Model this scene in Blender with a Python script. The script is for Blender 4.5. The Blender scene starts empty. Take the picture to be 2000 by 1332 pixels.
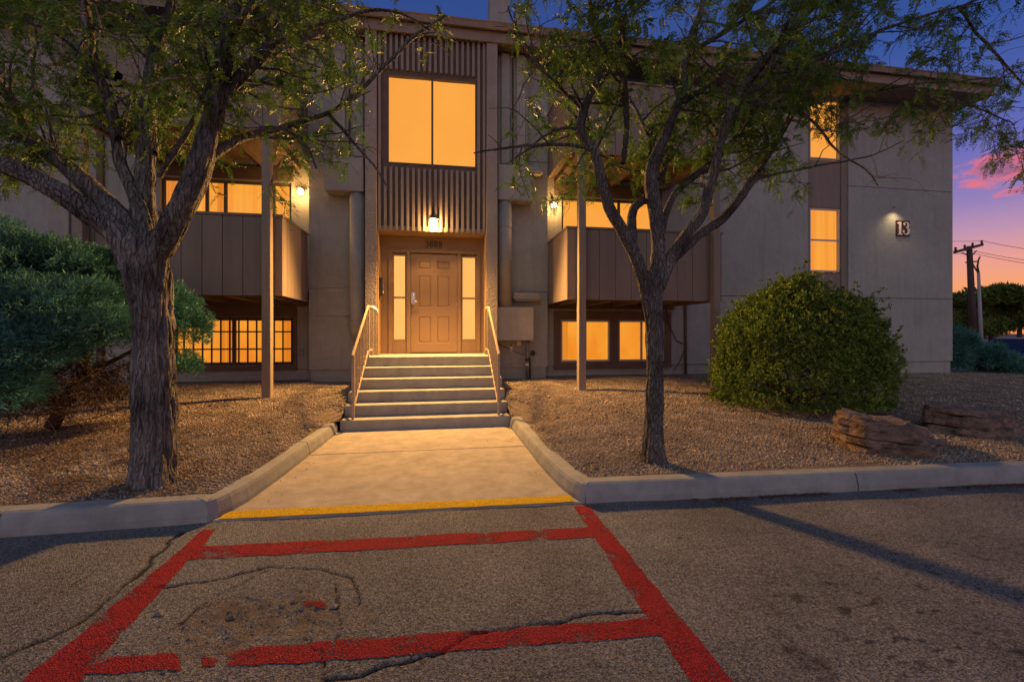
import bpy, bmesh, math, random
import numpy as np
from mathutils import Vector, Matrix, noise as mnoise

random.seed(7)
rng = np.random.default_rng(11)
SC = bpy.context.scene
COL = SC.collection
R = math.radians

# ------------------------------------------------------------------ camera, sky, sun, exposure
CAM_Z, YAW, FPX = 1.4, R(9.3), 870.0          # focal length in pixels of a 2000 px wide picture
cam = bpy.data.cameras.new('camera')
cam.sensor_width = 36.0
cam.lens = FPX / 2000 * 36
cam.shift_y = -0.008
cam.clip_start, cam.clip_end = 0.05, 3000
camo = bpy.data.objects.new('camera', cam)
camo.location = (0, 0, CAM_Z)
camo.rotation_euler = (R(90), 0, -YAW)
COL.objects.link(camo)
SC.camera = camo

SUN_EL, SUN_AZ = R(3.0), R(200)                # afterglow comes from behind the camera
world = bpy.data.worlds.new('World')
SC.world = world
world.use_nodes = True
wn, wl = world.node_tree.nodes, world.node_tree.links
wn.clear()


def N(nodes, t, **kw):
    n = nodes.new(t)
    for k, v in kw.items():
        setattr(n, k, v)
    return n


def srgb(r, g, b):
    f = lambda c: (c / 255) / 12.92 if c <= 10 else ((c / 255 + 0.055) / 1.055) ** 2.4
    return (f(r), f(g), f(b), 1)


def wmath(op, a, b=None, c=None, clamp=False):
    n = N(wn, 'ShaderNodeMath', operation=op, use_clamp=clamp)
    for i, v in enumerate((a, b, c)):
        if v is None:
            continue
        if isinstance(v, (int, float)):
            n.inputs[i].default_value = v
        else:
            wl.new(v, n.inputs[i])
    return n.outputs[0]


tc = N(wn, 'ShaderNodeTexCoord')
sep = N(wn, 'ShaderNodeSeparateXYZ')
wl.new(tc.outputs['Generated'], sep.inputs[0])
ramp = N(wn, 'ShaderNodeValToRGB')
wl.new(sep.outputs[2], ramp.inputs[0])
stops = [(0.0, (255, 158, 92)), (0.075, (255, 166, 118)), (0.115, (240, 160, 152)), (0.155, (196, 146, 182)),
         (0.20, (150, 124, 190)), (0.285, (100, 100, 190)), (0.34, (72, 90, 176)), (0.44, (40, 76, 158)),
         (0.65, (34, 62, 132)), (1.0, (30, 52, 110))]
el = ramp.color_ramp.elements
while len(el) > 1:
    el.remove(el[0])
el[0].position, el[0].color = stops[0][0], srgb(*stops[0][1])
for p, c in stops[1:]:
    e = el.new(p)
    e.color = srgb(*c)
# sunset clouds, all round the sky in the same band; noise in direction space
az = wmath('ARCTAN2', sep.outputs[0], sep.outputs[1])
comb = N(wn, 'ShaderNodeCombineXYZ')
wl.new(az, comb.inputs[0])
wl.new(sep.outputs[2], comb.inputs[1])
mp = N(wn, 'ShaderNodeMapping')
mp.inputs['Scale'].default_value = (38, 75, 1)
wl.new(comb.outputs[0], mp.inputs[0])
nz = N(wn, 'ShaderNodeTexNoise')
nz.inputs['Scale'].default_value = 1.0
nz.inputs['Detail'].default_value = 9
nz.inputs['Roughness'].default_value = 0.62
wl.new(mp.outputs[0], nz.inputs['Vector'])
blob_sum = None
CLOUDS = [(0.988, 0.242, 0.046, 0.026), (1.018, 0.206, 0.035, 0.008), (1.45, 0.26, 0.16, 0.02), (2.2, 0.21, 0.2, 0.014), (-1.2, 0.24, 0.16, 0.022),
          (-2.0, 0.2, 0.22, 0.02), (-2.8, 0.25, 0.14, 0.024), (2.9, 0.19, 0.16, 0.014), (-0.6, 0.22, 0.12, 0.02), (0.3, 0.25, 0.12, 0.02)]
for (a0, e0, wa, we) in CLOUDS:
    dx = wmath('DIVIDE', wmath('SUBTRACT', az, a0), wa)
    dy = wmath('DIVIDE', wmath('SUBTRACT', sep.outputs[2], e0), we)
    q = wmath('SUBTRACT', 1.0, wmath('ADD', wmath('MULTIPLY', dx, dx), wmath('MULTIPLY', dy, dy)))
    q = wmath('MAXIMUM', q, -2.0)
    blob_sum = q if blob_sum is None else wmath('MAXIMUM', blob_sum, q)
dens = wmath('ADD', blob_sum, wmath('MULTIPLY', wmath('SUBTRACT', nz.outputs[0], 0.5), 4.2))
cm = N(wn, 'ShaderNodeMapRange', interpolation_type='SMOOTHSTEP')
wl.new(dens, cm.inputs[0])
cm.inputs[1].default_value, cm.inputs[2].default_value = -0.1, 0.9
core = N(wn, 'ShaderNodeMapRange', interpolation_type='SMOOTHSTEP')
wl.new(wmath('ADD', blob_sum, wmath('MULTIPLY', wmath('SUBTRACT', nz.outputs[0], 0.5), 1.1)), core.inputs[0])
core.inputs[1].default_value, core.inputs[2].default_value = 0.5, 1.1
ccol = N(wn, 'ShaderNodeMixRGB')
wl.new(core.outputs[0], ccol.inputs[0])
ccol.inputs[1].default_value = srgb(246, 110, 122)
ccol.inputs[2].default_value = srgb(140, 84, 130)
mixc = N(wn, 'ShaderNodeMixRGB')
wl.new(wmath('MULTIPLY', cm.outputs[0], 0.9), mixc.inputs[0])
wl.new(ramp.outputs[0], mixc.inputs[1])
wl.new(ccol.outputs[0], mixc.inputs[2])
sky = N(wn, 'ShaderNodeTexSky', sky_type='NISHITA', sun_disc=False)
sky.sun_elevation, sky.sun_rotation = R(0.5), SUN_AZ
nb = N(wn, 'ShaderNodeMixRGB', blend_type='ADD')
nb.inputs[0].default_value = 0.05
wl.new(mixc.outputs[0], nb.inputs[1])
wl.new(sky.outputs[0], nb.inputs[2])
bg = N(wn, 'ShaderNodeBackground')
bg.inputs[1].default_value = 0.88
wo = N(wn, 'ShaderNodeOutputWorld')
wl.new(nb.outputs[0], bg.inputs[0])
wl.new(bg.outputs[0], wo.inputs[0])

sl = bpy.data.lights.new('sun', 'SUN')
sl.energy, sl.angle, sl.color = 0.50, R(75), (0.86, 1.0, 0.82)
sun = bpy.data.objects.new('sun', sl)
sun.rotation_euler = (R(52), 0, R(-18))
COL.objects.link(sun)

vs = SC.view_settings
vs.view_transform, vs.look, vs.exposure, vs.gamma, vs.use_curve_mapping = 'Standard', 'None', 0.0, 1.0, False
SC.cycles.use_denoising = True
SC.cycles.max_bounces = 8
SC.cycles.transparent_max_bounces = 12
SC.cycles.sample_clamp_indirect = 6.0
DOOR_LAMP_W, BALC_LAMP_W, SIGN_GLOW_W = 2200.0, 26.0, 17.0

# ------------------------------------------------------------------ measuring: a pixel of the photograph to a point of the place
_s, _c = math.sin(YAW), math.cos(YAW)


def ray(px, py):
    u, v = (px - 1000) / FPX, (650 - py) / FPX
    return (_s + u * _c, _c - u * _s, v)


def aty(px, py, Y):
    a = ray(px, py)
    t = Y / a[1]
    return Vector((a[0] * t, Y, CAM_Z + a[2] * t))


def atz(px, py, Z=0.0):
    a = ray(px, py)
    t = (Z - CAM_Z) / a[2]
    return Vector((a[0] * t, a[1] * t, Z))


def att(px, py, t):
    a = ray(px, py)
    return Vector((a[0] * t, a[1] * t, CAM_Z + a[2] * t))


# ------------------------------------------------------------------ materials
def mat(name, col, rough=0.8, var=0.15, vscale=3.0, bump=0.0, bscale=60.0, metal=0.0, col2=None, stretch=(1, 1, 1),
        spec=0.4, bdetail=4, attr=None, trans=0.0, island=0.0, bdist=0.01, streak=0.0):
    m = bpy.data.materials.new(name)
    m.use_nodes = True
    n, l = m.node_tree.nodes, m.node_tree.links
    b = n['Principled BSDF']
    b.inputs['Roughness'].default_value = rough
    b.inputs['Metallic'].default_value = metal
    b.inputs['Specular IOR Level'].default_value = spec
    t = N(n, 'ShaderNodeTexCoord')
    geo = N(n, 'ShaderNodeNewGeometry')
    mpn = N(n, 'ShaderNodeMapping')
    mpn.inputs['Scale'].default_value = stretch
    l.new(geo.outputs['Position'], mpn.inputs[0])
    nn = N(n, 'ShaderNodeTexNoise')
    nn.inputs['Scale'].default_value = vscale
    nn.inputs['Detail'].default_value = 6
    nn.inputs['Roughness'].default_value = 0.6
    l.new(mpn.outputs[0], nn.inputs['Vector'])
    cr = N(n, 'ShaderNodeValToRGB')
    lo = tuple(c * (1 - var) for c in col) + (1,)
    hi = tuple(min(1, c * (1 + var)) for c in (col2 or col)) + (1,)
    cr.color_ramp.elements[0].position, cr.color_ramp.elements[0].color = 0.3, lo
    cr.color_ramp.elements[1].position, cr.color_ramp.elements[1].color = 0.7, hi
    l.new(nn.outputs[0], cr.inputs[0])
    out = cr.outputs[0]
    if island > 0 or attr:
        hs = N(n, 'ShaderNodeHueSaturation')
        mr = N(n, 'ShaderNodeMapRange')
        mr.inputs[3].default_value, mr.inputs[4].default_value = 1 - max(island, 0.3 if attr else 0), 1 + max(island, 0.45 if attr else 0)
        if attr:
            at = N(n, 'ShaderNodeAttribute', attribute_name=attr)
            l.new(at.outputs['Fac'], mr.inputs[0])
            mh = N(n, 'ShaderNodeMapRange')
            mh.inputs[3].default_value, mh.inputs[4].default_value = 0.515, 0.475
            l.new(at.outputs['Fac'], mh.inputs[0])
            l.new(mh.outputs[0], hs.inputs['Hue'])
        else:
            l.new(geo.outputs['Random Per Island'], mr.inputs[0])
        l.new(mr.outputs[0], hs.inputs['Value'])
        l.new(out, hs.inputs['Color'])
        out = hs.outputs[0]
    if streak > 0:
        ms = N(n, 'ShaderNodeMapping')
        ms.inputs['Scale'].default_value = (5.5, 5.5, 0.42)
        l.new(geo.outputs['Position'], ms.inputs[0])
        n3 = N(n, 'ShaderNodeTexNoise')
        n3.inputs['Scale'].default_value, n3.inputs['Detail'].default_value, n3.inputs['Roughness'].default_value = 1.0, 7, 0.68
        l.new(ms.outputs[0], n3.inputs['Vector'])
        m3 = N(n, 'ShaderNodeMapRange')
        m3.inputs[1].default_value, m3.inputs[2].default_value, m3.inputs[3].default_value, m3.inputs[4].default_value = 0.52, 0.74, 1.0, 1 - streak
        l.new(n3.outputs[0], m3.inputs[0])
        n4 = N(n, 'ShaderNodeTexNoise')
        n4.inputs['Scale'].default_value, n4.inputs['Detail'].default_value, n4.inputs['Roughness'].default_value = 7.0, 8, 0.75
        l.new(geo.outputs['Position'], n4.inputs['Vector'])
        m4 = N(n, 'ShaderNodeMapRange')
        m4.inputs[1].default_value, m4.inputs[2].default_value, m4.inputs[3].default_value, m4.inputs[4].default_value = 0.35, 0.65, 0.92, 1.07
        l.new(n4.outputs[0], m4.inputs[0])
        mu_ = N(n, 'ShaderNodeMath', operation='MULTIPLY')
        l.new(m3.outputs[0], mu_.inputs[0])
        l.new(m4.outputs[0], mu_.inputs[1])
        mx_ = N(n, 'ShaderNodeMixRGB', blend_type='MULTIPLY')
        mx_.inputs[0].default_value = 1
        l.new(out, mx_.inputs[1])
        l.new(mu_.outputs[0], mx_.inputs[2])
        out = mx_.outputs[0]
    l.new(out, b.inputs['Base Color'])
    if bump > 0:
        bn = N(n, 'ShaderNodeTexNoise')
        bn.inputs['Scale'].default_value = bscale
        bn.inputs['Detail'].default_value = bdetail
        l.new(mpn.outputs[0], bn.inputs['Vector'])
        bp = N(n, 'ShaderNodeBump')
        bp.inputs['Strength'].default_value = bump
        bp.inputs['Distance'].default_value = bdist
        l.new(bn.outputs[0], bp.inputs['Height'])
        l.new(bp.outputs[0], b.inputs['Normal'])
    if trans > 0:
        tr = N(n, 'ShaderNodeBsdfTranslucent')
        l.new(out, tr.inputs[0])
        mx = N(n, 'ShaderNodeMixShader')
        mx.inputs[0].default_value = trans
        l.new(b.outputs[0], mx.inputs[1])
        l.new(tr.outputs[0], mx.inputs[2])
        l.new(mx.outputs[0], n['Material Output'].inputs[0])
    return m


def glow(name, col, strength, var=0.25, vscale=1.2, stretch=(5, 1, 0.2)):
    m = bpy.data.materials.new(name)
    m.use_nodes = True
    n, l = m.node_tree.nodes, m.node_tree.links
    n.remove(n['Principled BSDF'])
    geo = N(n, 'ShaderNodeNewGeometry')
    mpn = N(n, 'ShaderNodeMapping')
    mpn.inputs['Scale'].default_value = stretch
    l.new(geo.outputs['Position'], mpn.inputs[0])
    nn = N(n, 'ShaderNodeTexNoise')
    nn.inputs['Scale'].default_value = vscale
    nn.inputs['Detail'].default_value = 4
    l.new(mpn.outputs[0], nn.inputs['Vector'])
    cr = N(n, 'ShaderNodeValToRGB')
    cr.color_ramp.elements[0].position, cr.color_ramp.elements[0].color = 0.3, (col[0] * (1 - var * 0.4), col[1] * (1 - var), col[2] * (1 - var), 1)
    cr.color_ramp.elements[1].position, cr.color_ramp.elements[1].color = 0.7, (col[0], col[1] * (1 + var * 0.6), col[2] * (1 + 2.2 * var), 1)
    l.new(nn.outputs[0], cr.inputs[0])
    e = N(n, 'ShaderNodeEmission')
    e.inputs[1].default_value = strength
    l.new(cr.outputs[0], e.inputs[0])
    l.new(e.outputs[0], n['Material Output'].inputs[0])
    return m


def glass_mat(name):
    m = bpy.data.materials.new(name)
    m.use_nodes = True
    n, l = m.node_tree.nodes, m.node_tree.links
    n.remove(n['Principled BSDF'])
    tr, gl, fr, mx = N(n, 'ShaderNodeBsdfTransparent'), N(n, 'ShaderNodeBsdfGlossy'), N(n, 'ShaderNodeFresnel'), N(n, 'ShaderNodeMixShader')
    gl.inputs['Roughness'].default_value = 0.03
    fr.inputs[0].default_value = 1.35
    ge = N(n, 'ShaderNodeNewGeometry')
    mm = N(n, 'ShaderNodeMath', operation='SUBTRACT')
    mm.inputs[0].default_value = 1.0
    l.new(ge.outputs['Backfacing'], mm.inputs[1])
    m2 = N(n, 'ShaderNodeMath', operation='MULTIPLY')
    l.new(fr.outputs[0], m2.inputs[0])
    l.new(mm.outputs[0], m2.inputs[1])
    l.new(m2.outputs[0], mx.inputs[0])
    l.new(tr.outputs[0], mx.inputs[1])
    l.new(gl.outputs[0], mx.inputs[2])
    l.new(mx.outputs[0], n['Material Output'].inputs[0])
    return m


M = {}
M['stucco'] = mat('stucco', (0.315, 0.315, 0.285), 0.92, 0.09, 0.9, bump=0.6, bscale=38, bdist=0.02, streak=0.22)
M['stucco_rough'] = mat('stucco_rough', (0.30, 0.25, 0.21), 0.95, 0.14, 2.0, bump=0.6, bscale=34, bdist=0.025)
M['board'] = mat('board', (0.215, 0.168, 0.14), 0.8, 0.12, 6, bump=0.25, bscale=40, stretch=(1, 1, 0.12))
M['rib'] = mat('rib', (0.25, 0.20, 0.165), 0.75, 0.12, 6, bump=0.2, bscale=40, stretch=(1, 1, 0.12))
M['brown'] = mat('brown', (0.13, 0.085, 0.062), 0.8, 0.2, 5, bump=0.2, bscale=30)
M['trim'] = mat('trim', (0.27, 0.215, 0.17), 0.7, 0.10, 4, bump=0.1, bscale=30)
M['post'] = mat('post', (0.26, 0.205, 0.16), 0.75, 0.14, 5, bump=0.25, bscale=25, stretch=(1, 1, 0.15))
M['duct'] = mat('duct', (0.30, 0.275, 0.245), 0.6, 0.08, 2.5, bump=0.08, bscale=8, streak=0.16)
M['door'] = mat('door', (0.28, 0.18, 0.10), 0.55, 0.05, 3, bump=0.04, bscale=60)
M['doorframe'] = mat('doorframe', (0.26, 0.165, 0.092), 0.6, 0.08, 3, bump=0.06, bscale=60)
M['roof'] = mat('roof', (0.16, 0.12, 0.095), 0.8, 0.2, 4)
M['fascia'] = mat('fascia', (0.24, 0.18, 0.135), 0.75, 0.15, 4, bump=0.15, bscale=20)
M['concrete'] = mat('concrete', (0.33, 0.29, 0.24), 0.88, 0.16, 3.5, bump=0.35, bscale=90, bdist=0.004, streak=0.16)
M['kerb'] = mat('kerb', (0.255, 0.26, 0.25), 0.9, 0.18, 4.5, bump=0.5, bscale=70, bdist=0.006, streak=0.16)
M['step'] = mat('step', (0.29, 0.28, 0.255), 0.9, 0.15, 5, bump=0.35, bscale=80, bdist=0.005, streak=0.16)
M['rail'] = mat('rail', (0.34, 0.26, 0.175), 0.5, 0.25, 25, bump=0.25, bscale=60, spec=0.5)
M['alu'] = mat('alu', (0.42, 0.42, 0.41), 0.45, 0.08, 5, metal=0.3)
M['darkframe'] = mat('darkframe', (0.085, 0.065, 0.05), 0.6, 0.15, 5)
M['iron'] = mat('iron', (0.03, 0.026, 0.024), 0.5, 0.2, 8)
M['black'] = mat('black', (0.022, 0.022, 0.024), 0.45, 0.2, 8)
M['chrome'] = mat('chrome', (0.55, 0.56, 0.6), 0.25, 0.05, 5, metal=0.9)
M['tape'] = mat('tape', (0.30, 0.48, 0.62), 0.6, 0.3, 40)
M['signplate'] = mat('signplate', (0.07, 0.022, 0.016), 0.6, 0.3, 20)
M['signdigit'] = mat('signdigit', (0.62, 0.57, 0.52), 0.6, 0.08, 20)
M['digit'] = mat('digit', (0.035, 0.022, 0.015), 0.5, 0.1, 20)
M['white'] = mat('white', (0.62, 0.61, 0.60), 0.6, 0.08, 10)
M['pipe'] = mat('pipe', (0.22, 0.23, 0.24), 0.45, 0.15, 20, metal=0.5)
M['glass'] = glass_mat('glass')
M['lampglass'] = glow('lampglass', (1.0, 0.72, 0.34), 14.0, 0.05)
M['doorlampglass'] = glow('doorlampglass', (1.0, 0.72, 0.34), 30.0, 0.05)
M['curtain'] = glow('curtain', (1.0, 0.335, 0.024), 0.97, 0.26, 1.3, (1.6, 1, 0.9))
M['curtain_pale'] = glow('curtain_pale', (1.0, 0.385, 0.046), 1.0, 0.10, 0.7, (1, 1, 0.8))
M['curtain_pleat'] = glow('curtain_pleat', (1.0, 0.37, 0.036), 1.0, 0.22, 1.0, (13, 1, 0.12))
M['curtain_drape'] = glow('curtain_drape', (1.0, 0.30, 0.018), 0.82, 0.34, 1.0, (26, 1, 0.1))
M['curtain_bright'] = glow('curtain_bright', (1.0, 0.50, 0.11), 1.08, 0.12, 0.9, (1, 1, 0.8))
M['gravel_base'] = mat('gravel_base', (0.13, 0.10, 0.075), 0.95, 0.45, 55, bump=1.0, bscale=120, col2=(0.22, 0.17, 0.13), bdist=0.02)
M['gravel'] = mat('gravel', (0.205, 0.158, 0.118), 0.9, 0.35, 3, col2=(0.28, 0.225, 0.175), island=0.42)


def bark_mat(name, lo, hi, sc, zs):
    """furrowed bark: long plates parted by fissures"""
    m = bpy.data.materials.new(name)
    m.use_nodes = True
    n, l = m.node_tree.nodes, m.node_tree.links
    b = n['Principled BSDF']
    b.inputs['Roughness'].default_value = 0.95
    b.inputs['Specular IOR Level'].default_value = 0.15
    geo = N(n, 'ShaderNodeNewGeometry')
    w = N(n, 'ShaderNodeTexNoise')
    w.inputs['Scale'].default_value, w.inputs['Detail'].default_value = 9, 4
    l.new(geo.outputs['Position'], w.inputs['Vector'])
    sc_ = N(n, 'ShaderNodeVectorMath', operation='SCALE')
    sc_.inputs['Scale'].default_value = 0.055
    l.new(w.outputs['Color'], sc_.inputs[0])
    ad = N(n, 'ShaderNodeVectorMath', operation='ADD')
    l.new(geo.outputs['Position'], ad.inputs[0])
    l.new(sc_.outputs[0], ad.inputs[1])
    mp_ = N(n, 'ShaderNodeMapping')
    mp_.inputs['Scale'].default_value = (1, 1, zs)
    l.new(ad.outputs[0], mp_.inputs[0])
    vo = N(n, 'ShaderNodeTexVoronoi', feature='DISTANCE_TO_EDGE')
    vo.inputs['Scale'].default_value = sc
    l.new(mp_.outputs[0], vo.inputs['Vector'])
    fine = N(n, 'ShaderNodeTexNoise')
    fine.inputs['Scale'].default_value, fine.inputs['Detail'].default_value, fine.inputs['Roughness'].default_value = sc * 1.6, 6, 0.7
    l.new(mp_.outputs[0], fine.inputs['Vector'])
    big = N(n, 'ShaderNodeTexNoise')
    big.inputs['Scale'].default_value, big.inputs['Detail'].default_value = 3.0, 4
    l.new(geo.outputs['Position'], big.inputs['Vector'])
    mr = N(n, 'ShaderNodeMapRange')
    mr.inputs[1].default_value, mr.inputs[2].default_value = 0.0, 0.22
    l.new(vo.outputs['Distance'], mr.inputs[0])
    sm = N(n, 'ShaderNodeMath', operation='MULTIPLY_ADD')
    l.new(fine.outputs[0], sm.inputs[0])
    sm.inputs[1].default_value = 1.0
    l.new(big.outputs[0], sm.inputs[2])
    cr = N(n, 'ShaderNodeValToRGB')
    cr.color_ramp.elements[0].position, cr.color_ramp.elements[0].color = 0.36, tuple(lo) + (1,)
    cr.color_ramp.elements[1].position, cr.color_ramp.elements[1].color = 0.68, tuple(hi) + (1,)
    hv = N(n, 'ShaderNodeMath', operation='MULTIPLY')
    l.new(sm.outputs[0], hv.inputs[0])
    hv.inputs[1].default_value = 0.5
    l.new(hv.outputs[0], cr.inputs[0])
    l.new(cr.outputs[0], b.inputs['Base Color'])
    ht = N(n, 'ShaderNodeMath', operation='MULTIPLY_ADD')
    l.new(fine.outputs[0], ht.inputs[0])
    ht.inputs[1].default_value = 0.7
    l.new(mr.outputs[0], ht.inputs[2])
    bp = N(n, 'ShaderNodeBump')
    bp.inputs['Strength'].default_value, bp.inputs['Distance'].default_value = 1.0, 0.035
    l.new(ht.outputs[0], bp.inputs['Height'])
    l.new(bp.outputs[0], b.inputs['Normal'])
    return m


M['bark'] = bark_mat('bark', (0.055, 0.051, 0.048), (0.36, 0.34, 0.32), 30, 0.13)
M['bark_dark'] = bark_mat('bark_dark', (0.05, 0.045, 0.042), (0.31, 0.285, 0.265), 44, 0.2)
M['leaf'] = mat('leaf', (0.062, 0.145, 0.022), 0.5, 0.25, 1.3, attr='tint', col2=(0.115, 0.205, 0.032), trans=0.3, spec=0.25)
M['juniper'] = mat('juniper', (0.040, 0.132, 0.108), 0.7, 0.3, 2.2, attr='tint', col2=(0.09, 0.245, 0.195), trans=0.12, spec=0.2)
M['deadtwig'] = mat('deadtwig', (0.072, 0.047, 0.035), 0.9, 0.3, 8)
M['shrub'] = mat('shrub', (0.075, 0.138, 0.022), 0.55, 0.35, 3.0, attr='tint', col2=(0.135, 0.205, 0.036), trans=0.2, spec=0.25)
M['farleaf'] = mat('farleaf', (0.10, 0.16, 0.03), 0.7, 0.35, 0.6, attr='tint', col2=(0.16, 0.22, 0.045), trans=0.2, spec=0.2)
M['rock'] = mat('rock', (0.10, 0.068, 0.05), 0.95, 0.4, 7, bump=0.9, bscale=45, col2=(0.20, 0.14, 0.105), stretch=(1, 1, 1.6), bdist=0.03)
M['ground'] = mat('ground', (0.16, 0.14, 0.11), 0.95, 0.3, 0.4, bump=0.4, bscale=4)
M['wood'] = mat('wood', (0.075, 0.05, 0.038), 0.9, 0.3, 3, stretch=(1, 1, 0.1))
M['greypole'] = mat('greypole', (0.30, 0.32, 0.31), 0.6, 0.1, 3)
M['carpaint'] = mat('carpaint', (0.03, 0.07, 0.16), 0.25, 0.03, 2, spec=0.6)
M['carroof'] = mat('carroof', (0.42, 0.45, 0.48), 0.3, 0.03, 2, spec=0.6)
M['carglass'] = mat('carglass', (0.012, 0.016, 0.03), 0.08, 0.02, 2, spec=0.7)
M['tyre'] = mat('tyre', (0.02, 0.02, 0.02), 0.9, 0.1, 6)
M['litter'] = mat('litter', (0.11, 0.065, 0.035), 0.95, 0.4, 30, island=0.4)


def asphalt_mat():
    m = bpy.data.materials.new('asphalt')
    m.use_nodes = True
    n, l = m.node_tree.nodes, m.node_tree.links
    b = n['Principled BSDF']
    b.inputs['Roughness'].default_value = 0.92
    b.inputs['Specular IOR Level'].default_value = 0.25
    geo = N(n, 'ShaderNodeNewGeometry')
    vo = N(n, 'ShaderNodeTexVoronoi')
    vo.inputs['Scale'].default_value = 150
    l.new(geo.outputs['Position'], vo.inputs['Vector'])
    n1 = N(n, 'ShaderNodeTexNoise')
    n1.inputs['Scale'].default_value, n1.inputs['Detail'].default_value = 1.1, 7
    n1.inputs['Roughness'].default_value = 0.6
    l.new(geo.outputs['Position'], n1.inputs['Vector'])
    n2 = N(n, 'ShaderNodeTexNoise')
    n2.inputs['Scale'].default_value, n2.inputs['Detail'].default_value = 55, 5
    n2.inputs['Roughness'].default_value = 0.7
    l.new(geo.outputs['Position'], n2.inputs['Vector'])
    # big tone
    c1 = N(n, 'ShaderNodeValToRGB')
    c1.color_ramp.elements[0].position, c1.color_ramp.elements[0].color = 0.3, (0.118, 0.118, 0.116, 1)
    c1.color_ramp.elements[1].position, c1.color_ramp.elements[1].color = 0.72, (0.225, 0.22, 0.21, 1)
    l.new(n1.outputs[0], c1.inputs[0])
    # aggregate: each chip its own grey
    hs = N(n, 'ShaderNodeSeparateColor')
    l.new(vo.outputs['Color'], hs.inputs[0])
    mr = N(n, 'ShaderNodeMapRange')
    mr.inputs[3].default_value, mr.inputs[4].default_value = 0.38, 1.7
    l.new(hs.outputs[0], mr.inputs[0])
    mr2 = N(n, 'ShaderNodeMapRange')
    mr2.inputs[1].default_value, mr2.inputs[2].default_value, mr2.inputs[3].default_value, mr2.inputs[4].default_value = 0.3, 0.7, 0.5, 1.4
    l.new(n2.outputs[0], mr2.inputs[0])
    mu = N(n, 'ShaderNodeMath', operation='MULTIPLY')
    l.new(mr.outputs[0], mu.inputs[0])
    l.new(mr2.outputs[0], mu.inputs[1])
    mx = N(n, 'ShaderNodeMixRGB', blend_type='MULTIPLY')
    mx.inputs[0].default_value = 1
    l.new(c1.outputs[0], mx.inputs[1])
    l.new(mu.outputs[0], mx.inputs[2])
    prev = mx.outputs[0]
    for an, colr, k in (('dirt', (0.14, 0.10, 0.07, 1), 0.85), ('stain', (0.022, 0.02, 0.02, 1), 0.9), ('crack', (0.016, 0.014, 0.013, 1), 1.0)):
        at = N(n, 'ShaderNodeAttribute', attribute_name=an)
        km = N(n, 'ShaderNodeMath', operation='MULTIPLY')
        km.inputs[1].default_value = k
        l.new(at.outputs['Fac'], km.inputs[0])
        mm = N(n, 'ShaderNodeMixRGB')
        l.new(km.outputs[0], mm.inputs[0])
        l.new(prev, mm.inputs[1])
        mm.inputs[2].default_value = colr
        prev = mm.outputs[0]
    l.new(prev, b.inputs['Base Color'])
    bp = N(n, 'ShaderNodeBump')
    bp.inputs['Strength'].default_value, bp.inputs['Distance'].default_value = 1.0, 0.008
    ad = N(n, 'ShaderNodeMath', operation='ADD')
    l.new(vo.outputs['Distance'], ad.inputs[0])
    l.new(n2.outputs[0], ad.inputs[1])
    l.new(ad.outputs[0], bp.inputs['Height'])
    l.new(bp.outputs[0], b.inputs['Normal'])
    return m


def paint_mat(name, col, wear):
    m = bpy.data.materials.new(name)
    m.use_nodes = True
    n, l = m.node_tree.nodes, m.node_tree.links
    b = n['Principled BSDF']
    b.inputs['Roughness'].default_value = 0.9
    b.inputs['Specular IOR Level'].default_value = 0.12
    geo = N(n, 'ShaderNodeNewGeometry')
    n1 = N(n, 'ShaderNodeTexNoise')
    n1.inputs['Scale'].default_value, n1.inputs['Detail'].default_value, n1.inputs['Roughness'].default_value = 95, 6, 0.75
    l.new(geo.outputs['Position'], n1.inputs['Vector'])
    n2 = N(n, 'ShaderNodeTexNoise')
    n2.inputs['Scale'].default_value, n2.inputs['Detail'].default_value = 5, 5
    l.new(geo.outputs['Position'], n2.inputs['Vector'])
    cr = N(n, 'ShaderNodeValToRGB')
    cr.color_ramp.elements[0].position, cr.color_ramp.elements[0].color = 0.3, tuple(c * 0.5 for c in col) + (1,)
    cr.color_ramp.elements[1].position, cr.color_ramp.elements[1].color = 0.68, tuple(min(1, c * 1.25) for c in col) + (1,)
    l.new(n1.outputs[0], cr.inputs[0])
    vo = N(n, 'ShaderNodeTexVoronoi')
    vo.inputs['Scale'].default_value = 150
    l.new(geo.outputs['Position'], vo.inputs['Vector'])
    sp_ = N(n, 'ShaderNodeSeparateColor')
    l.new(vo.outputs['Color'], sp_.inputs[0])
    mv = N(n, 'ShaderNodeMapRange')
    mv.inputs[3].default_value, mv.inputs[4].default_value = 0.72, 1.28
    l.new(sp_.outputs[0], mv.inputs[0])
    mxp = N(n, 'ShaderNodeMixRGB', blend_type='MULTIPLY')
    mxp.inputs[0].default_value = 1
    l.new(cr.outputs[0], mxp.inputs[1])
    l.new(mv.outputs[0], mxp.inputs[2])
    l.new(mxp.outputs[0], b.inputs['Base Color'])
    ad = N(n, 'ShaderNodeMath', operation='MULTIPLY_ADD')
    l.new(n2.outputs[0], ad.inputs[0])
    ad.inputs[1].default_value = 0.9
    l.new(n1.outputs[0], ad.inputs[2])
    mr = N(n, 'ShaderNodeMapRange')
    mr.inputs[1].default_value, mr.inputs[2].default_value = wear - 0.05, wear + 0.05
    l.new(ad.outputs[0], mr.inputs[0])
    tr, mx = N(n, 'ShaderNodeBsdfTransparent'), N(n, 'ShaderNodeMixShader')
    l.new(mr.outputs[0], mx.inputs[0])
    l.new(tr.outputs[0], mx.inputs[1])
    l.new(b.outputs[0], mx.inputs[2])
    l.new(mx.outputs[0], n['Material Output'].inputs[0])
    bp = N(n, 'ShaderNodeBump')
    bp.inputs['Strength'].default_value, bp.inputs['Distance'].default_value = 1.0, 0.008
    l.new(vo.outputs['Distance'], bp.inputs['Height'])
    l.new(bp.outputs[0], b.inputs['Normal'])
    return m


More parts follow.
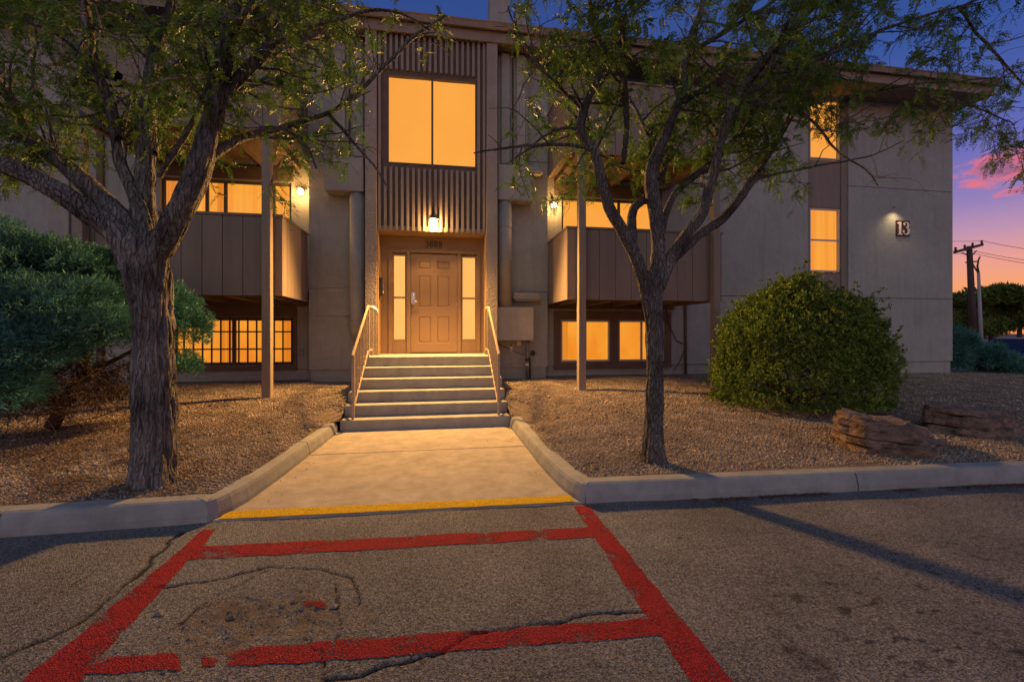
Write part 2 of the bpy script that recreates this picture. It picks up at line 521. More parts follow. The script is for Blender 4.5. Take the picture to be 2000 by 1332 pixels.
M['asphalt'] = asphalt_mat()
M['redpaint'] = paint_mat('redpaint', (0.33, 0.028, 0.034), 0.85)
M['yellowpaint'] = paint_mat('yellowpaint', (0.72, 0.46, 0.02), 0.64)

# ------------------------------------------------------------------ object helpers
WL = {}                                                     # where each thing's origin is


def world_loc(o):
    return WL.get(o.name, Vector((0, 0, 0))) if o else Vector((0, 0, 0))


def tag(o, label=None, cat=None, group=None, kind=None):
    for k, v in (('label', label), ('category', cat), ('group', group), ('kind', kind)):
        if v:
            o[k] = v
    return o


def empty(name, loc, parent=None):
    o = bpy.data.objects.new(name, None)
    COL.objects.link(o)
    o.empty_display_size = 0.1
    loc = Vector(loc)
    o.parent = parent
    o.location = loc - world_loc(parent)
    WL[o.name] = loc
    return o


class MB:
    def __init__(self):
        self.v, self.f = [], []

    def add(self, v, f):
        k = len(self.v)
        self.v += [tuple(p) for p in v]
        self.f += [tuple(i + k for i in q) for q in f]
        return self

    def box(self, x0, x1, y0, y1, z0, z1):
        return self.add([(x0, y0, z0), (x1, y0, z0), (x1, y1, z0), (x0, y1, z0), (x0, y0, z1), (x1, y0, z1), (x1, y1, z1), (x0, y1, z1)],
                        [(0, 3, 2, 1), (4, 5, 6, 7), (0, 1, 5, 4), (1, 2, 6, 5), (2, 3, 7, 6), (3, 0, 4, 7)])

    def bar(self, a, b, w, h, up=(0, 0, 1)):
        a, b = Vector(a), Vector(b)
        d = (b - a).normalized()
        s = d.cross(Vector(up))
        if s.length < 1e-4:
            s = d.cross(Vector((0, 1, 0)))
        s.normalize()
        u = s.cross(d)
        vs_ = []
        for p in (a, b):
            for i, j in ((-1, -1), (1, -1), (1, 1), (-1, 1)):
                vs_.append(p + s * (i * w / 2) + u * (j * h / 2))
        return self.add(vs_, [(0, 1, 2, 3), (7, 6, 5, 4), (0, 4, 5, 1), (1, 5, 6, 2), (2, 6, 7, 3), (3, 7, 4, 0)])

    def tube(self, pts, rad, n=8, cap=True):
        pts = [Vector(p) for p in pts]
        if isinstance(rad, (int, float)):
            rad = [rad] * len(pts)
        k0 = len(self.v)
        ref = Vector((0.3, 0.2, 1)).normalized()
        prev = None
        for i, p in enumerate(pts):
            d = (pts[min(i + 1, len(pts) - 1)] - pts[max(i - 1, 0)])
            d = d.normalized() if d.length > 1e-9 else Vector((0, 0, 1))
            if prev is None:
                s = d.cross(ref)
                if s.length < 1e-3:
                    s = d.cross(Vector((1, 0, 0)))
            else:
                s = prev - d * prev.dot(d)
            s.normalize()
            prev = s
            u = d.cross(s)
            for j in range(n):
                a = 2 * math.pi * j / n
                self.v.append(tuple(p + (s * math.cos(a) + u * math.sin(a)) * rad[i]))
        for i in range(len(pts) - 1):
            for j in range(n):
                a, b = k0 + i * n + j, k0 + i * n + (j + 1) % n
                self.f.append((a, b, b + n, a + n))
        if cap:
            self.f.append(tuple(k0 + j for j in range(n))[::-1])
            self.f.append(tuple(k0 + (len(pts) - 1) * n + j for j in range(n)))
        return self

    def lathe(self, c, prof, n=20, axis='z'):
        k0 = len(self.v)
        for r, h in prof:
            for j in range(n):
                a = 2 * math.pi * j / n
                p = (r * math.cos(a), r * math.sin(a), h)
                if axis == 'y':
                    p = (p[0], p[2], p[1])
                if axis == 'x':
                    p = (p[2], p[0], p[1])
                self.v.append((c[0] + p[0], c[1] + p[1], c[2] + p[2]))
        for i in range(len(prof) - 1):
            for j in range(n):
                a, b = k0 + i * n + j, k0 + i * n + (j + 1) % n
                self.f.append((a, b, b + n, a + n))
        self.f.append(tuple(k0 + j for j in range(n))[::-1])
        self.f.append(tuple(k0 + (len(prof) - 1) * n + j for j in range(n)))
        return self

    def build(self, name, m, parent=None, smooth=False, bevel=0.0, segs=2, loc=None):
        w = Vector(loc) if loc is not None else world_loc(parent)
        me = bpy.data.meshes.new(name)
        me.from_pydata([(p[0] - w[0], p[1] - w[1], p[2] - w[2]) for p in self.v], [], self.f)
        bm = bmesh.new()
        bm.from_mesh(me)
        bmesh.ops.recalc_face_normals(bm, faces=bm.faces)
        if bevel > 0:
            es = [e for e in bm.edges if len(e.link_faces) == 2 and e.calc_face_angle(0) > R(35)]
            bmesh.ops.bevel(bm, geom=es, offset=bevel, segments=segs, affect='EDGES', clamp_overlap=True)
        bm.to_mesh(me)
        bm.free()
        if smooth:
            me.polygons.foreach_set('use_smooth', [True] * len(me.polygons))
        me.materials.append(M[m])
        o = bpy.data.objects.new(name, me)
        COL.objects.link(o)
        o.parent = parent
        if loc is not None:
            o.location = w - world_loc(parent)
        WL[o.name] = w
        return o


def raw_mesh(name, V, F, m, parent=None, attrs=None, smooth=False):
    """numpy: V (n,3), F (k,4) or (k,3)"""
    w = world_loc(parent)
    V = V - np.array(w)
    me = bpy.data.meshes.new(name)
    k, s = F.shape
    me.vertices.add(len(V))
    me.vertices.foreach_set('co', V.astype(np.float32).ravel())
    me.loops.add(k * s)
    me.loops.foreach_set('vertex_index', F.astype(np.int32).ravel())
    me.polygons.add(k)
    me.polygons.foreach_set('loop_start', np.arange(0, k * s, s, dtype=np.int32))
    if smooth:
        me.polygons.foreach_set('use_smooth', np.ones(k, dtype=bool))
    me.update(calc_edges=True)
    for an, arr in (attrs or {}).items():
        at = me.attributes.new(an, 'FLOAT', 'POINT')
        at.data.foreach_set('value', arr.astype(np.float32))
    me.materials.append(M[m])
    o = bpy.data.objects.new(name, me)
    COL.objects.link(o)
    o.parent = parent
    WL[o.name] = w
    return o


def clone(o, dx, dy, dz, parent=None):
    c = o.copy()
    COL.objects.link(c)
    c.location = Vector(o.location) + Vector((dx, dy, dz))
    if parent is not None:
        c.parent = parent
    WL[c.name] = WL[o.name] + Vector((dx, dy, dz))
    return c


def fbm(x, y, z=0.0, o=4):
    return mnoise.fractal(Vector((x, y, z)), 1.0, 2.0, o)


def vnoise(X, Y, seed=0):
    """cheap vectorised value noise"""
    xi, yi = np.floor(X).astype(np.int64), np.floor(Y).astype(np.int64)
    xf, yf = X - xi, Y - yi
    u, v = xf * xf * (3 - 2 * xf), yf * yf * (3 - 2 * yf)

    def h(a, b):
        n_ = (a * 374761393 + b * 668265263 + seed * 1442695041) & 0x7fffffff
        n_ = ((n_ ^ (n_ >> 13)) * 1274126177) & 0x7fffffff
        return ((n_ ^ (n_ >> 16)) & 0xffff) / 65535.0
    return (h(xi, yi) * (1 - u) + h(xi + 1, yi) * u) * (1 - v) + (h(xi, yi + 1) * (1 - u) + h(xi + 1, yi + 1) * u) * v


def vfbm(X, Y, seed=0, o=4):
    s, a, t = 0, 0.5, 0
    for i in range(o):
        s = s + a * vnoise(X * 2 ** i, Y * 2 ** i, seed + i)
        t += a
        a *= 0.5
    return s / t


# ------------------------------------------------------------------ the ground
def seg_dist(X, Y, pts):
    D = np.full(X.shape, 1e9)
    for (ax, ay), (bx, by) in zip(pts[:-1], pts[1:]):
        dx, dy = bx - ax, by - ay
        t = np.clip(((X - ax) * dx + (Y - ay) * dy) / (dx * dx + dy * dy + 1e-9), 0, 1)
        D = np.minimum(D, np.hypot(X - ax - t * dx, Y - ay - t * dy))
    return D


def gpx(l):
    return [tuple(atz(*p)[:2]) for p in l]


CRACKS = [(gpx([(-60, 1300), (0, 1283), (120, 1235), (235, 1155), (300, 1090), (350, 1040)]), 0.013),
          (gpx([(290, 1152), (420, 1130), (530, 1106), (620, 1113), (690, 1130), (700, 1180)]), 0.008),
          (gpx([(640, 1328), (750, 1300), (880, 1265), (915, 1238), (1000, 1222), (1130, 1203), (1265, 1194)]), 0.010),
          (gpx([(330, 1225), (380, 1190), (420, 1160), (520, 1115)]), 0.006),
          (gpx([(655, 1140), (665, 1200), (655, 1262)]), 0.004),
          (gpx([(590, 1240), (620, 1270), (640, 1320)]), 0.004),
          (gpx([(0, 1200), (60, 1185), (180, 1120)]), 0.004)]
PATCH = gpx([(330, 1230), (420, 1165), (600, 1130), (660, 1150), (600, 1210), (500, 1290), (360, 1310)])
STAINS = [((1510, 1166), 0.09, 0.014), ((1545, 1262), 0.05, 0.12), ((1600, 1310), 0.07, 0.12), ((1560, 1168), 0.05, 0.02), ((1650, 1190), 0.06, 0.02),
          ((1330, 1050), 0.03, 0.02), ((1420, 1185), 0.02, 0.03), ((1740, 1230), 0.03, 0.03), ((1800, 1300), 0.04, 0.05)]


def asphalt_height(X, Y):
    z = (vfbm(X * 1.3, Y * 1.3, 3) - 0.5) * 0.02
    jx, jy = (vfbm(X * 9, Y * 9, 5) - 0.5) * 0.07, (vfbm(X * 9, Y * 9, 8) - 0.5) * 0.07
    crack = np.zeros(X.shape)
    for pts, w in CRACKS:
        D = seg_dist(X + jx, Y + jy, pts)
        ww = w * (0.5 + 1.1 * vfbm(X * 7, Y * 7, 21))
        crack = np.maximum(crack, np.clip(1.35 - D / ww, 0, 1))
    cx, cy = np.mean([p[0] for p in PATCH]), np.mean([p[1] for p in PATCH])
    Dp = np.hypot((X - cx + jx * 2) / 0.46, (Y - cy + jy * 2) / 0.27)
    patch = np.clip(1.5 - Dp * 1.2 + (vfbm(X * 6, Y * 6, 40) - 0.5) * 1.3, 0, 1)
    dirt = patch * np.clip(vfbm(X * 11, Y * 11, 61) * 1.9 - 0.3, 0, 1)
    z = z - crack * 0.012 - patch * 0.012 + patch * (vfbm(X * 26, Y * 26, 77) - 0.45) * 0.028
    stain = np.zeros(X.shape)
    for (p, a, b) in STAINS:
        q = atz(*p)
        D = np.hypot((X - q.x + jx * 1.5) / a, (Y - q.y + jy * 1.5) / b)
        stain = np.maximum(stain, np.clip((1.25 - D) * 1.5, 0, 1) * np.clip(vfbm(X * 20, Y * 20, 90) * 2.2 - 0.5, 0, 1))
    spk = np.clip((vfbm(X * 13, Y * 30, 99, 3) - 0.68) * 12, 0, 1) * np.clip((X - 1.2) * 1.2, 0, 1) * np.clip(3.0 - Y, 0, 1)
    stain = np.maximum(stain, spk * 0.9)
    dirt = np.maximum(dirt, np.clip(1 - np.abs(Y - 3.42) / 0.10, 0, 1) * np.clip(vfbm(X * 5, Y * 12, 33) * 2 - 0.55, 0, 1) * (X > 1.2))
    return z, crack, dirt, stain


def kerb_y(x):
    return 3.59 if x < 0 else 3.50 - 0.043 * (x - 1.16)


xs = np.unique(np.concatenate([np.linspace(-40, -6, 18), np.linspace(-6, -3.4, 66), np.arange(-3.4, 3.6, 0.0115), np.linspace(3.6, 8, 120), np.linspace(8, 45, 20)]))
ys = np.unique(np.concatenate([np.linspace(-40, 0, 16), np.linspace(0, 1.3, 30), np.arange(1.3, 3.72, 0.0115)]))
X, Y = np.meshgrid(xs, ys)
z, crack, dirt, stain = asphalt_height(X, Y)
V = np.stack([X, Y, z], -1).reshape(-1, 3)
nx, ny = len(xs), len(ys)
I = np.arange(nx * ny).reshape(ny, nx)
F = np.stack([I[:-1, :-1], I[:-1, 1:], I[1:, 1:], I[1:, :-1]], -1).reshape(-1, 4)
lot = raw_mesh('parking_lot', V, F, 'asphalt', None, {'crack': crack.ravel(), 'dirt': dirt.ravel(), 'stain': stain.ravel()}, smooth=True)
tag(lot, 'worn cracked grey asphalt of the parking lot in front of the kerb', kind='structure')


def paint_strip(name, quad, m, seed, label=None, du=0.012):
    """quad: two ends, each (left, right) ground points; wavy edges, laid 3 mm over the asphalt"""
    (a0, a1), (b0, b1) = [[Vector((p[0], p[1], 0)) for p in e] for e in quad]
    L, W = (a0 - b0).length, (a0 - a1).length
    nu, nv = max(2, int(L / du)), max(2, int(W / du) + 1)
    U, Vv = np.meshgrid(np.linspace(0, 1, nu), np.linspace(0, 1, nv), indexing='ij')
    wob = (vfbm(U * L * 9, Vv * 0 + seed * 3.1, seed, 5) - 0.5) * 0.03 / W
    wob2 = (vfbm(U * L * 9, Vv * 0 + seed * 7.7, seed + 9, 5) - 0.5) * 0.03 / W
    T = wob + Vv * (1 + wob2 - wob)
    endw = (vfbm(Vv * W * 14, U * 0 + seed, seed + 4) - 0.5) * 0.06 / L
    S = U + endw * (2 * U - 1)
    P = [(a0[i] * (1 - S) + b0[i] * S) * (1 - T) + (a1[i] * (1 - S) + b1[i] * S) * T for i in (0, 1)]
    zz = asphalt_height(P[0], P[1])[0] + 0.0035
    Vx = np.stack([P[0], P[1], zz], -1).reshape(-1, 3)
    I_ = np.arange(nu * nv).reshape(nu, nv)
    Fx = np.stack([I_[:-1, :-1], I_[1:, :-1], I_[1:, 1:], I_[:-1, 1:]], -1).reshape(-1, 4)
    o = raw_mesh(name, Vx, Fx, m, lot, smooth=True)
    if label:
        o['label'] = label
    return o


def G(px, py):
    p = atz(px, py)
    return (p.x, p.y)


paint_strip('painted_line', ((G(398, 1035), G(426, 1033)), (G(18, 1355), G(130, 1352))), 'redpaint', 2, 'faded red line left of the entry walk')
paint_strip('painted_line', ((G(1120, 990), G(1150, 988)), (G(1366, 1352), G(1450, 1352))), 'redpaint', 5, 'faded red line right of the entry walk')
paint_strip('painted_line', ((G(384, 1068), G(372, 1093)), (G(1153, 1030), G(1158, 1049))), 'redpaint', 7, 'thin red crossbar nearer the walk')
paint_strip('painted_line', ((G(130, 1290), G(108, 1322)), (G(350, 1272), G(348, 1306))), 'redpaint', 8, 'short broken piece of the wide red crossbar')
paint_strip('painted_line', ((G(440, 1266), G(432, 1302)), (G(1296, 1205), G(1306, 1240))), 'redpaint', 11, 'wide red crossbar farther from the walk')
paint_strip('painted_line', ((G(400, 1277), G(396, 1298)), (G(424, 1282), G(420, 1298))), 'redpaint', 13, 'red paint scrap beside the broken patch')
paint_strip('painted_line', ((G(598, 1171), G(596, 1182)), (G(632, 1172), G(632, 1183))), 'redpaint', 14, 'lone red paint dab on the dirt patch')

# far ground sheet
g = MB()
g.add([(-900, -900, -0.34), (900, -900, -0.34), (900, 900, -0.34), (-900, 900, -0.34)], [(0, 1, 2, 3)])
tag(g.build('ground', 'ground'), 'bare brown ground around the building', kind='structure')

# gravel beds
WXL, WXR = -1.40, 1.05                                       # walk edges


def gravel_z(x, y):
    b = 0.155 + 0.052 * (y - 3.7)
    b += 0.05 * math.exp(-((x - 2.9) / 2.2) ** 2 - ((y - 6.2) / 1.4) ** 2)
    dx = (-1.55 - x) if x < 0 else (x - 1.19)
    if y < 7.0:
        k_ = math.exp(-max(dx, 0) / 0.40) * min(1.0, max(0.0, (7.0 - y) / 0.5))
        b = b * (1 - k_) + 0.158 * k_
    if x > 9:
        b -= 0.02 * (x - 9)
    b += 0.018 * fbm(x * 0.9, y * 0.9, 3.0)
    return b


def walk_edge(y, side):
    """where the gravel stops: behind the walk kerb, then against the steps"""
    if y > 6.5:
        return -1.37 if side < 0 else 1.045
    if side < 0:
        return float(np.interp(y, [3.66, 3.78, 3.98, 4.3, 4.7, 5.1, 5.4, 6.2], [-1.76, -1.71, -1.665, -1.63, -1.60, -1.575, -1.565, -1.52]))
    return float(np.interp(y, [3.5, 3.62, 3.76, 3.98, 4.3, 4.7], [1.27, 1.23, 1.205, 1.18, 1.165, 1.155]))


def bed(xa, xb, ya, yb, n1, n2, cut):
    mb = MB()
    for j in range(n2 + 1):
        for i in range(n1 + 1):
            x = xa + (xb - xa) * i / n1
            y0 = cut(x)
            y = y0 + (yb - y0) * (j / n2)
            if xa < 0 and i == n1:
                x = walk_edge(y, -1)
            if xa > 0 and i == 0:
                x = walk_edge(y, 1)
            mb.v.append((x, y, gravel_z(x, y)))
    for j in range(n2):
        for i in range(n1):
            a = j * (n1 + 1) + i
            mb.f.append((a, a + 1, a + n1 + 2, a + n1 + 1))
    return mb


bl = bed(-14, WXL - 0.22, 3.6, 9.5, 110, 70, lambda x: 3.70)
gl_ = bl.build('gravel_bed', 'gravel_base', smooth=True)
tag(gl_, 'sloping gravel planting bed left of the entry walk', kind='structure')
br = bed(WXR + 0.2, 17, 3.4, 9.9, 130, 70, lambda x: kerb_y(x) + 0.10)
tag(br.build('gravel_bed', 'gravel_base', smooth=True), 'sloping gravel planting bed right of the entry walk', kind='structure')


def scatter_stones(name, label, regions, m, seed, zf=None):
    rg = np.random.default_rng(seed)
    P, S = [], []
    for (xa, xb, ya, yb, dens, s0, s1) in regions:
        n_ = int((xb - xa) * (yb - ya) * dens)
        p = np.stack([rg.uniform(xa, xb, n_), rg.uniform(ya, yb, n_)], -1)
        P.append(p)
        S.append(rg.uniform(s0, s1, n_) * np.where(rg.uniform(size=n_) < 0.03, rg.uniform(1.4, 2.3, n_), 1.0))
    P, S = np.concatenate(P), np.concatenate(S)
    if zf is None:
        ok_ = np.array([(x < walk_edge(y, -1) - 0.012) if x < 0 else (x > walk_edge(y, 1) + 0.012) for x, y in P])
        P, S = P[ok_], S[ok_]
    zz = np.array([(zf or gravel_z)(x, y) for x, y in P])
    n_ = len(P)
    base = np.array([(1, 0, 0), (0, 1, 0), (-1, 0, 0), (0, -1, 0), (0, 0, 1), (0, 0, -1)], float)
    Fb = np.array([(0, 1, 4), (1, 2, 4), (2, 3, 4), (3, 0, 4), (1, 0, 5), (2, 1, 5), (3, 2, 5), (0, 3, 5)])
    a = rg.uniform(0, 2 * np.pi, n_)
    B = np.repeat(base[None], n_, 0) * rg.uniform(0.6, 1.25, (n_, 6, 1))
    B[:, :, 2] *= 0.7
    B *= S[:, None, None] * 0.9
    til = rg.normal(0, 0.45, n_)
    y2 = B[:, :, 1] * np.cos(til)[:, None] - B[:, :, 2] * np.sin(til)[:, None]
    z2 = B[:, :, 1] * np.sin(til)[:, None] + B[:, :, 2] * np.cos(til)[:, None]
    ca, sa = np.cos(a)[:, None], np.sin(a)[:, None]
    x3 = B[:, :, 0] * ca - y2 * sa
    y3 = B[:, :, 0] * sa + y2 * ca
    Vv = np.stack([x3 + P[:, 0:1], y3 + P[:, 1:2], z2 + zz[:, None] + S[:, None] * 0.28], -1).reshape(-1, 3)
    Ff = (Fb[None] + (np.arange(n_) * 6)[:, None, None]).reshape(-1, 3)
    o = raw_mesh(name, Vv, Ff, m)
    return tag(o, label, 'gravel', kind='stuff')


scatter_stones('gravel', 'tan crushed gravel covering the left planting bed',
               [(-3.6, WXL - 0.05, 3.76, 5.6, 3600, 0.006, 0.015), (-4.2, WXL + 0.02, 5.6, 9.15, 2300, 0.008, 0.017), (-4.8, -3.6, 4.1, 5.6, 2400, 0.008, 0.016), (-7, -4.2, 5.6, 9.2, 1100, 0.01, 0.02)], 'gravel', 3)
scatter_stones('gravel', 'tan crushed gravel covering the right planting bed',
               [(WXR + 0.1, 4.2, 3.66, 5.6, 3400, 0.006, 0.015), (4.2, 6.4, 3.5, 5.6, 2200, 0.007, 0.016), (WXR, 6, 5.6, 9.15, 1900, 0.008, 0.017), (6.4, 9.2, 3.9, 5.6, 1000, 0.008, 0.018),
                (6, 14.5, 5.6, 9.4, 800, 0.010, 0.020)], 'gravel', 4)

scatter_stones('loose_gravel', 'loose gravel crumbs spilled along the walk edges and gutter',
               [(-1.46, -1.30, 3.8, 6.5, 70, 0.003, 0.009), (0.92, 1.03, 3.8, 6.5, 80, 0.003, 0.009), (-3.4, -1.7, 3.36, 3.56, 60, 0.003, 0.008), (1.3, 5.6, 3.05, 3.33, 50, 0.003, 0.008),
                (-1.3, 0.95, 3.8, 6.4, 5, 0.003, 0.006), (-3, 4, 1.5, 3.4, 9, 0.002, 0.006)], 'gravel', 8, zf=lambda x, y: 0.016 if (y > 3.6) else float(asphalt_height(np.array([x]), np.array([y]))[0][0]))

# entry walk: slabs with joints
walk = empty('walkway', (-0.17, 5.0, 0))
tag(walk, 'tan concrete entry walk between two kerbs', kind='structure')
for (ya, yb) in ((3.56, 5.355), (5.365, 6.62)):
    mb = MB()
    mb.add([(-1.66 if ya < 4 else WXL - 0.06, ya + (0.05 if ya < 4 else 0), -0.08), (1.2 if ya < 4 else WXR + 0.05, ya - (0.05 if ya < 4 else 0), -0.08), (WXR + 0.05, yb, -0.08), (WXL - 0.06, yb, -0.08)] +
           [(-1.66 if ya < 4 else WXL - 0.06, ya + (0.05 if ya < 4 else 0), 0.014), (1.2 if ya < 4 else WXR + 0.05, ya - (0.05 if ya < 4 else 0), 0.014), (WXR + 0.05, yb, 0.014), (WXL - 0.06, yb, 0.014)],
           [(0, 3, 2, 1), (4, 5, 6, 7), (0, 1, 5, 4), (1, 2, 6, 5), (2, 3, 7, 6), (3, 0, 4, 7)])
    mb.build('slab', 'concrete', walk, bevel=0.006)
mb = MB()
nY = 60
for i in range(nY + 1):
    t = i / nY
    x = -1.62 + 2.72 * t
    y0 = 3.615 - 0.095 * t + 0.008 * fbm(x * 6, 1.0)
    y1 = 3.765 - 0.10 * t + 0.006 * fbm(x * 5, 4.0)
    mb.v += [(x, y0, 0.0185), (x, y1, 0.0185)]
for i in range(nY):
    mb.f.append((2 * i, 2 * i + 2, 2 * i + 3, 2 * i + 1))
yl = mb.build('painted_edge', 'yellowpaint', walk)
yl['label'] = 'yellow painted edge where the walk meets the asphalt'

# kerbs: blocks swept along a path
kerb = empty('kerb', (0, 3.6, 0))
tag(kerb, 'concrete kerb around the planting beds', kind='structure')


def kerb_block(path, inner, top=0.16, w=0.155):
    """path: foot line (x,y) of the exposed face; inner = +1 when the bed lies to the left of the travel direction"""
    mb = MB()
    pts = [Vector((p[0], p[1], 0)) for p in path]
    n_ = len(pts)
    prof = [(0, -0.1), (0.004, 0.05), (0.022, top - 0.035), (0.034, top - 0.01), (0.055, top), (w, top + 0.004), (w, -0.1)]
    for i, p in enumerate(pts):
        d = (pts[min(i + 1, n_ - 1)] - pts[max(i - 1, 0)]).normalized()
        s = Vector((-d.y, d.x, 0)) * inner
        for q, (a, h) in enumerate(prof):
            wob = 0.004 * fbm(p.x * 5, p.y * 5, q)
            mb.v.append((p.x + s.x * (a + wob), p.y + s.y * (a + wob), h + wob * 0.7))
    k = len(prof)
    for i in range(n_ - 1):
        for q in range(k - 1):
            a = i * k + q
            mb.f.append((a, a + 1, a + k + 1, a + k))
    mb.f.append(tuple(range(k)))
    mb.f.append(tuple((n_ - 1) * k + q for q in range(k))[::-1])
    return mb.build('kerb_block', 'kerb', kerb, smooth=False)


def lin(a, b, n_=14):
    return [(a[0] + (b[0] - a[0]) * i / n_, a[1] + (b[1] - a[1]) * i / n_) for i in range(n_ + 1)]


kerb_block(lin((-9, 3.55), (-2.995, 3.575), 30), 1)
kerb_block(lin((-2.982, 3.575), (-1.685, 3.60)), 1)
pl = [(-1.672, 3.60), (-1.63, 3.66), (-1.585, 3.78), (-1.545, 3.98), (-1.51, 4.3), (-1.48, 4.7), (-1.455, 5.1), (-1.448, 5.365)]
kerb_block(pl, 1)
kerb_block([(-1.447, 5.378), (-1.42, 5.8), (-1.40, 6.2), (-1.395, 6.555)], 1)
kerb_block([(1.03, 6.53), (1.03, 6.1), (1.032, 5.6), (1.034, 5.215)], 1)
kerb_block([(1.034, 5.203), (1.035, 4.7), (1.042, 4.3), (1.06, 3.98), (1.085, 3.76), (1.11, 3.62), (1.14, 3.535), (1.175, 3.50)], 1)
kerb_block(lin((1.188, 3.499), (3.655, kerb_y(3.655))), 1)
kerb_block(lin((3.668, kerb_y(3.668)), (6.6, kerb_y(6.6))), 1)
kerb_block(lin((6.612, kerb_y(6.612)), (14, kerb_y(14))), 1)

# dry litter in the gutter
rg = np.random.default_rng(5)
n_ = 2600
lx = rg.uniform(1.3, 6.2, n_)
ly = np.array([kerb_y(x) for x in lx]) - 0.012 - rg.exponential(0.028, n_)
keep = vfbm(lx * 1.7, ly * 0, 14) > 0.42
lx, ly = lx[keep], ly[keep]
lz = asphalt_height(lx, ly)[0] + 0.006
n_ = len(lx)
a = rg.uniform(0, 2 * np.pi, n_)
s = rg.uniform(0.006, 0.018, n_)
d1, d2 = np.stack([np.cos(a), np.sin(a), rg.normal(0, 0.3, n_)], -1) * s[:, None], np.stack([-np.sin(a), np.cos(a), rg.normal(0, 0.3, n_)], -1) * s[:, None] * 0.4
c = np.stack([lx, ly, lz], -1)
Vv = np.stack([c - d1, c - d2, c + d1, c + d2], 1).reshape(-1, 3)
tag(raw_mesh('litter', Vv, np.arange(n_ * 4).reshape(-1, 4), 'litter'), 'dry brown leaf litter in the gutter along the right kerb', 'litter', kind='stuff')

rg = np.random.default_rng(25)
n_ = 15000
lx = np.concatenate([rg.normal(-3.0, 0.8, n_ // 2), rg.uniform(-5.2, -2.2, n_ - n_ // 2)])
ly = np.concatenate([rg.normal(4.5, 0.5, n_ // 2), rg.uniform(3.8, 6.4, n_ - n_ // 2)])
keep = (ly > 3.74) & (vfbm(lx * 1.6, ly * 1.6, 19) > 0.44) & (lx < -1.9)
lx, ly = lx[keep], ly[keep]
n_ = len(lx)
c = np.stack([lx, ly, np.array([gravel_z(x, y) for x, y in zip(lx, ly)]) + rg.uniform(0.010, 0.022, n_)], -1)
a = rg.uniform(0, 2 * np.pi, n_)
s = rg.uniform(0.008, 0.026, n_)
d1 = np.stack([np.cos(a), np.sin(a), rg.normal(0, 0.25, n_)], -1) * s[:, None]
d2 = np.stack([-np.sin(a), np.cos(a), rg.normal(0, 0.25, n_)], -1) * s[:, None] * 0.22
Vv = np.stack([c - d1, c - d2, c + d1, c + d2], 1).reshape(-1, 3)
tag(raw_mesh('litter', Vv, np.arange(n_ * 4).reshape(-1, 4), 'litter'), 'reddish brown needle and bark litter under the large locust tree and juniper', 'litter', kind='stuff')

# broken asphalt chips in the damaged patch
rg = np.random.default_rng(9)
pc = np.array(PATCH)
cx, cy = pc.mean(0)
n_ = 190
px_ = rg.normal(cx, 0.30, n_)
py_ = rg.normal(cy, 0.15, n_)
sz = rg.uniform(0.003, 0.009, n_)
sz[:7] = rg.uniform(0.014, 0.028, 7)
zz = asphalt_height(px_, py_)[0]
mb = MB()
for i in range(n_):
    k = len(mb.v)
    q = rg.uniform(0.6, 1.3, (6,)) * sz[i]
    th = rg.uniform(0, 6.28)
    for j, (bx_, by_, bz_) in enumerate(((1, 0, 0), (0, 1, 0), (-1, 0, 0), (0, -1, 0), (0, 0, .6), (0, 0, -.6))):
        mb.v.append((px_[i] + q[j] * (bx_ * math.cos(th) - by_ * math.sin(th)), py_[i] + q[j] * (bx_ * math.sin(th) + by_ * math.cos(th)), zz[i] + bz_ * q[j] + 0.2 * sz[i]))
    mb.f += [tuple(k + v for v in f_) for f_ in ((0, 1, 4), (1, 2, 4), (2, 3, 4), (3, 0, 4), (1, 0, 5), (2, 1, 5), (3, 2, 5), (0, 3, 5))]
M['chips'] = mat('chips', (0.15, 0.125, 0.10), 0.95, 0.4, 40, island=0.5)
tag(mb.build('asphalt_rubble', 'chips'), 'crumbled asphalt chips in the broken dirt patch', 'rubble', kind='stuff')

# side path by the juniper
mb = MB()
for i in range(5):
    x = -10.3 + i * 1.0
    mb.box(x, x + 0.985, 8.15, 9.1, 0.1, 0.53)
tag(mb.build('side_path', 'concrete', bevel=0.008), 'pale concrete path behind the juniper', kind='structure')

# ------------------------------------------------------------------ the building
YB, YM = 9.2, 9.45                                            # entry bay plane, main wall plane
BXL, BXR = -2.50, 2.27
ZT = 7.12                                                     # soffit
bld = empty('apartment_building', (0, 9.4, 0.3))
tag(bld, 'three storey tan stucco apartment building with timber balconies and lit windows', 'building')


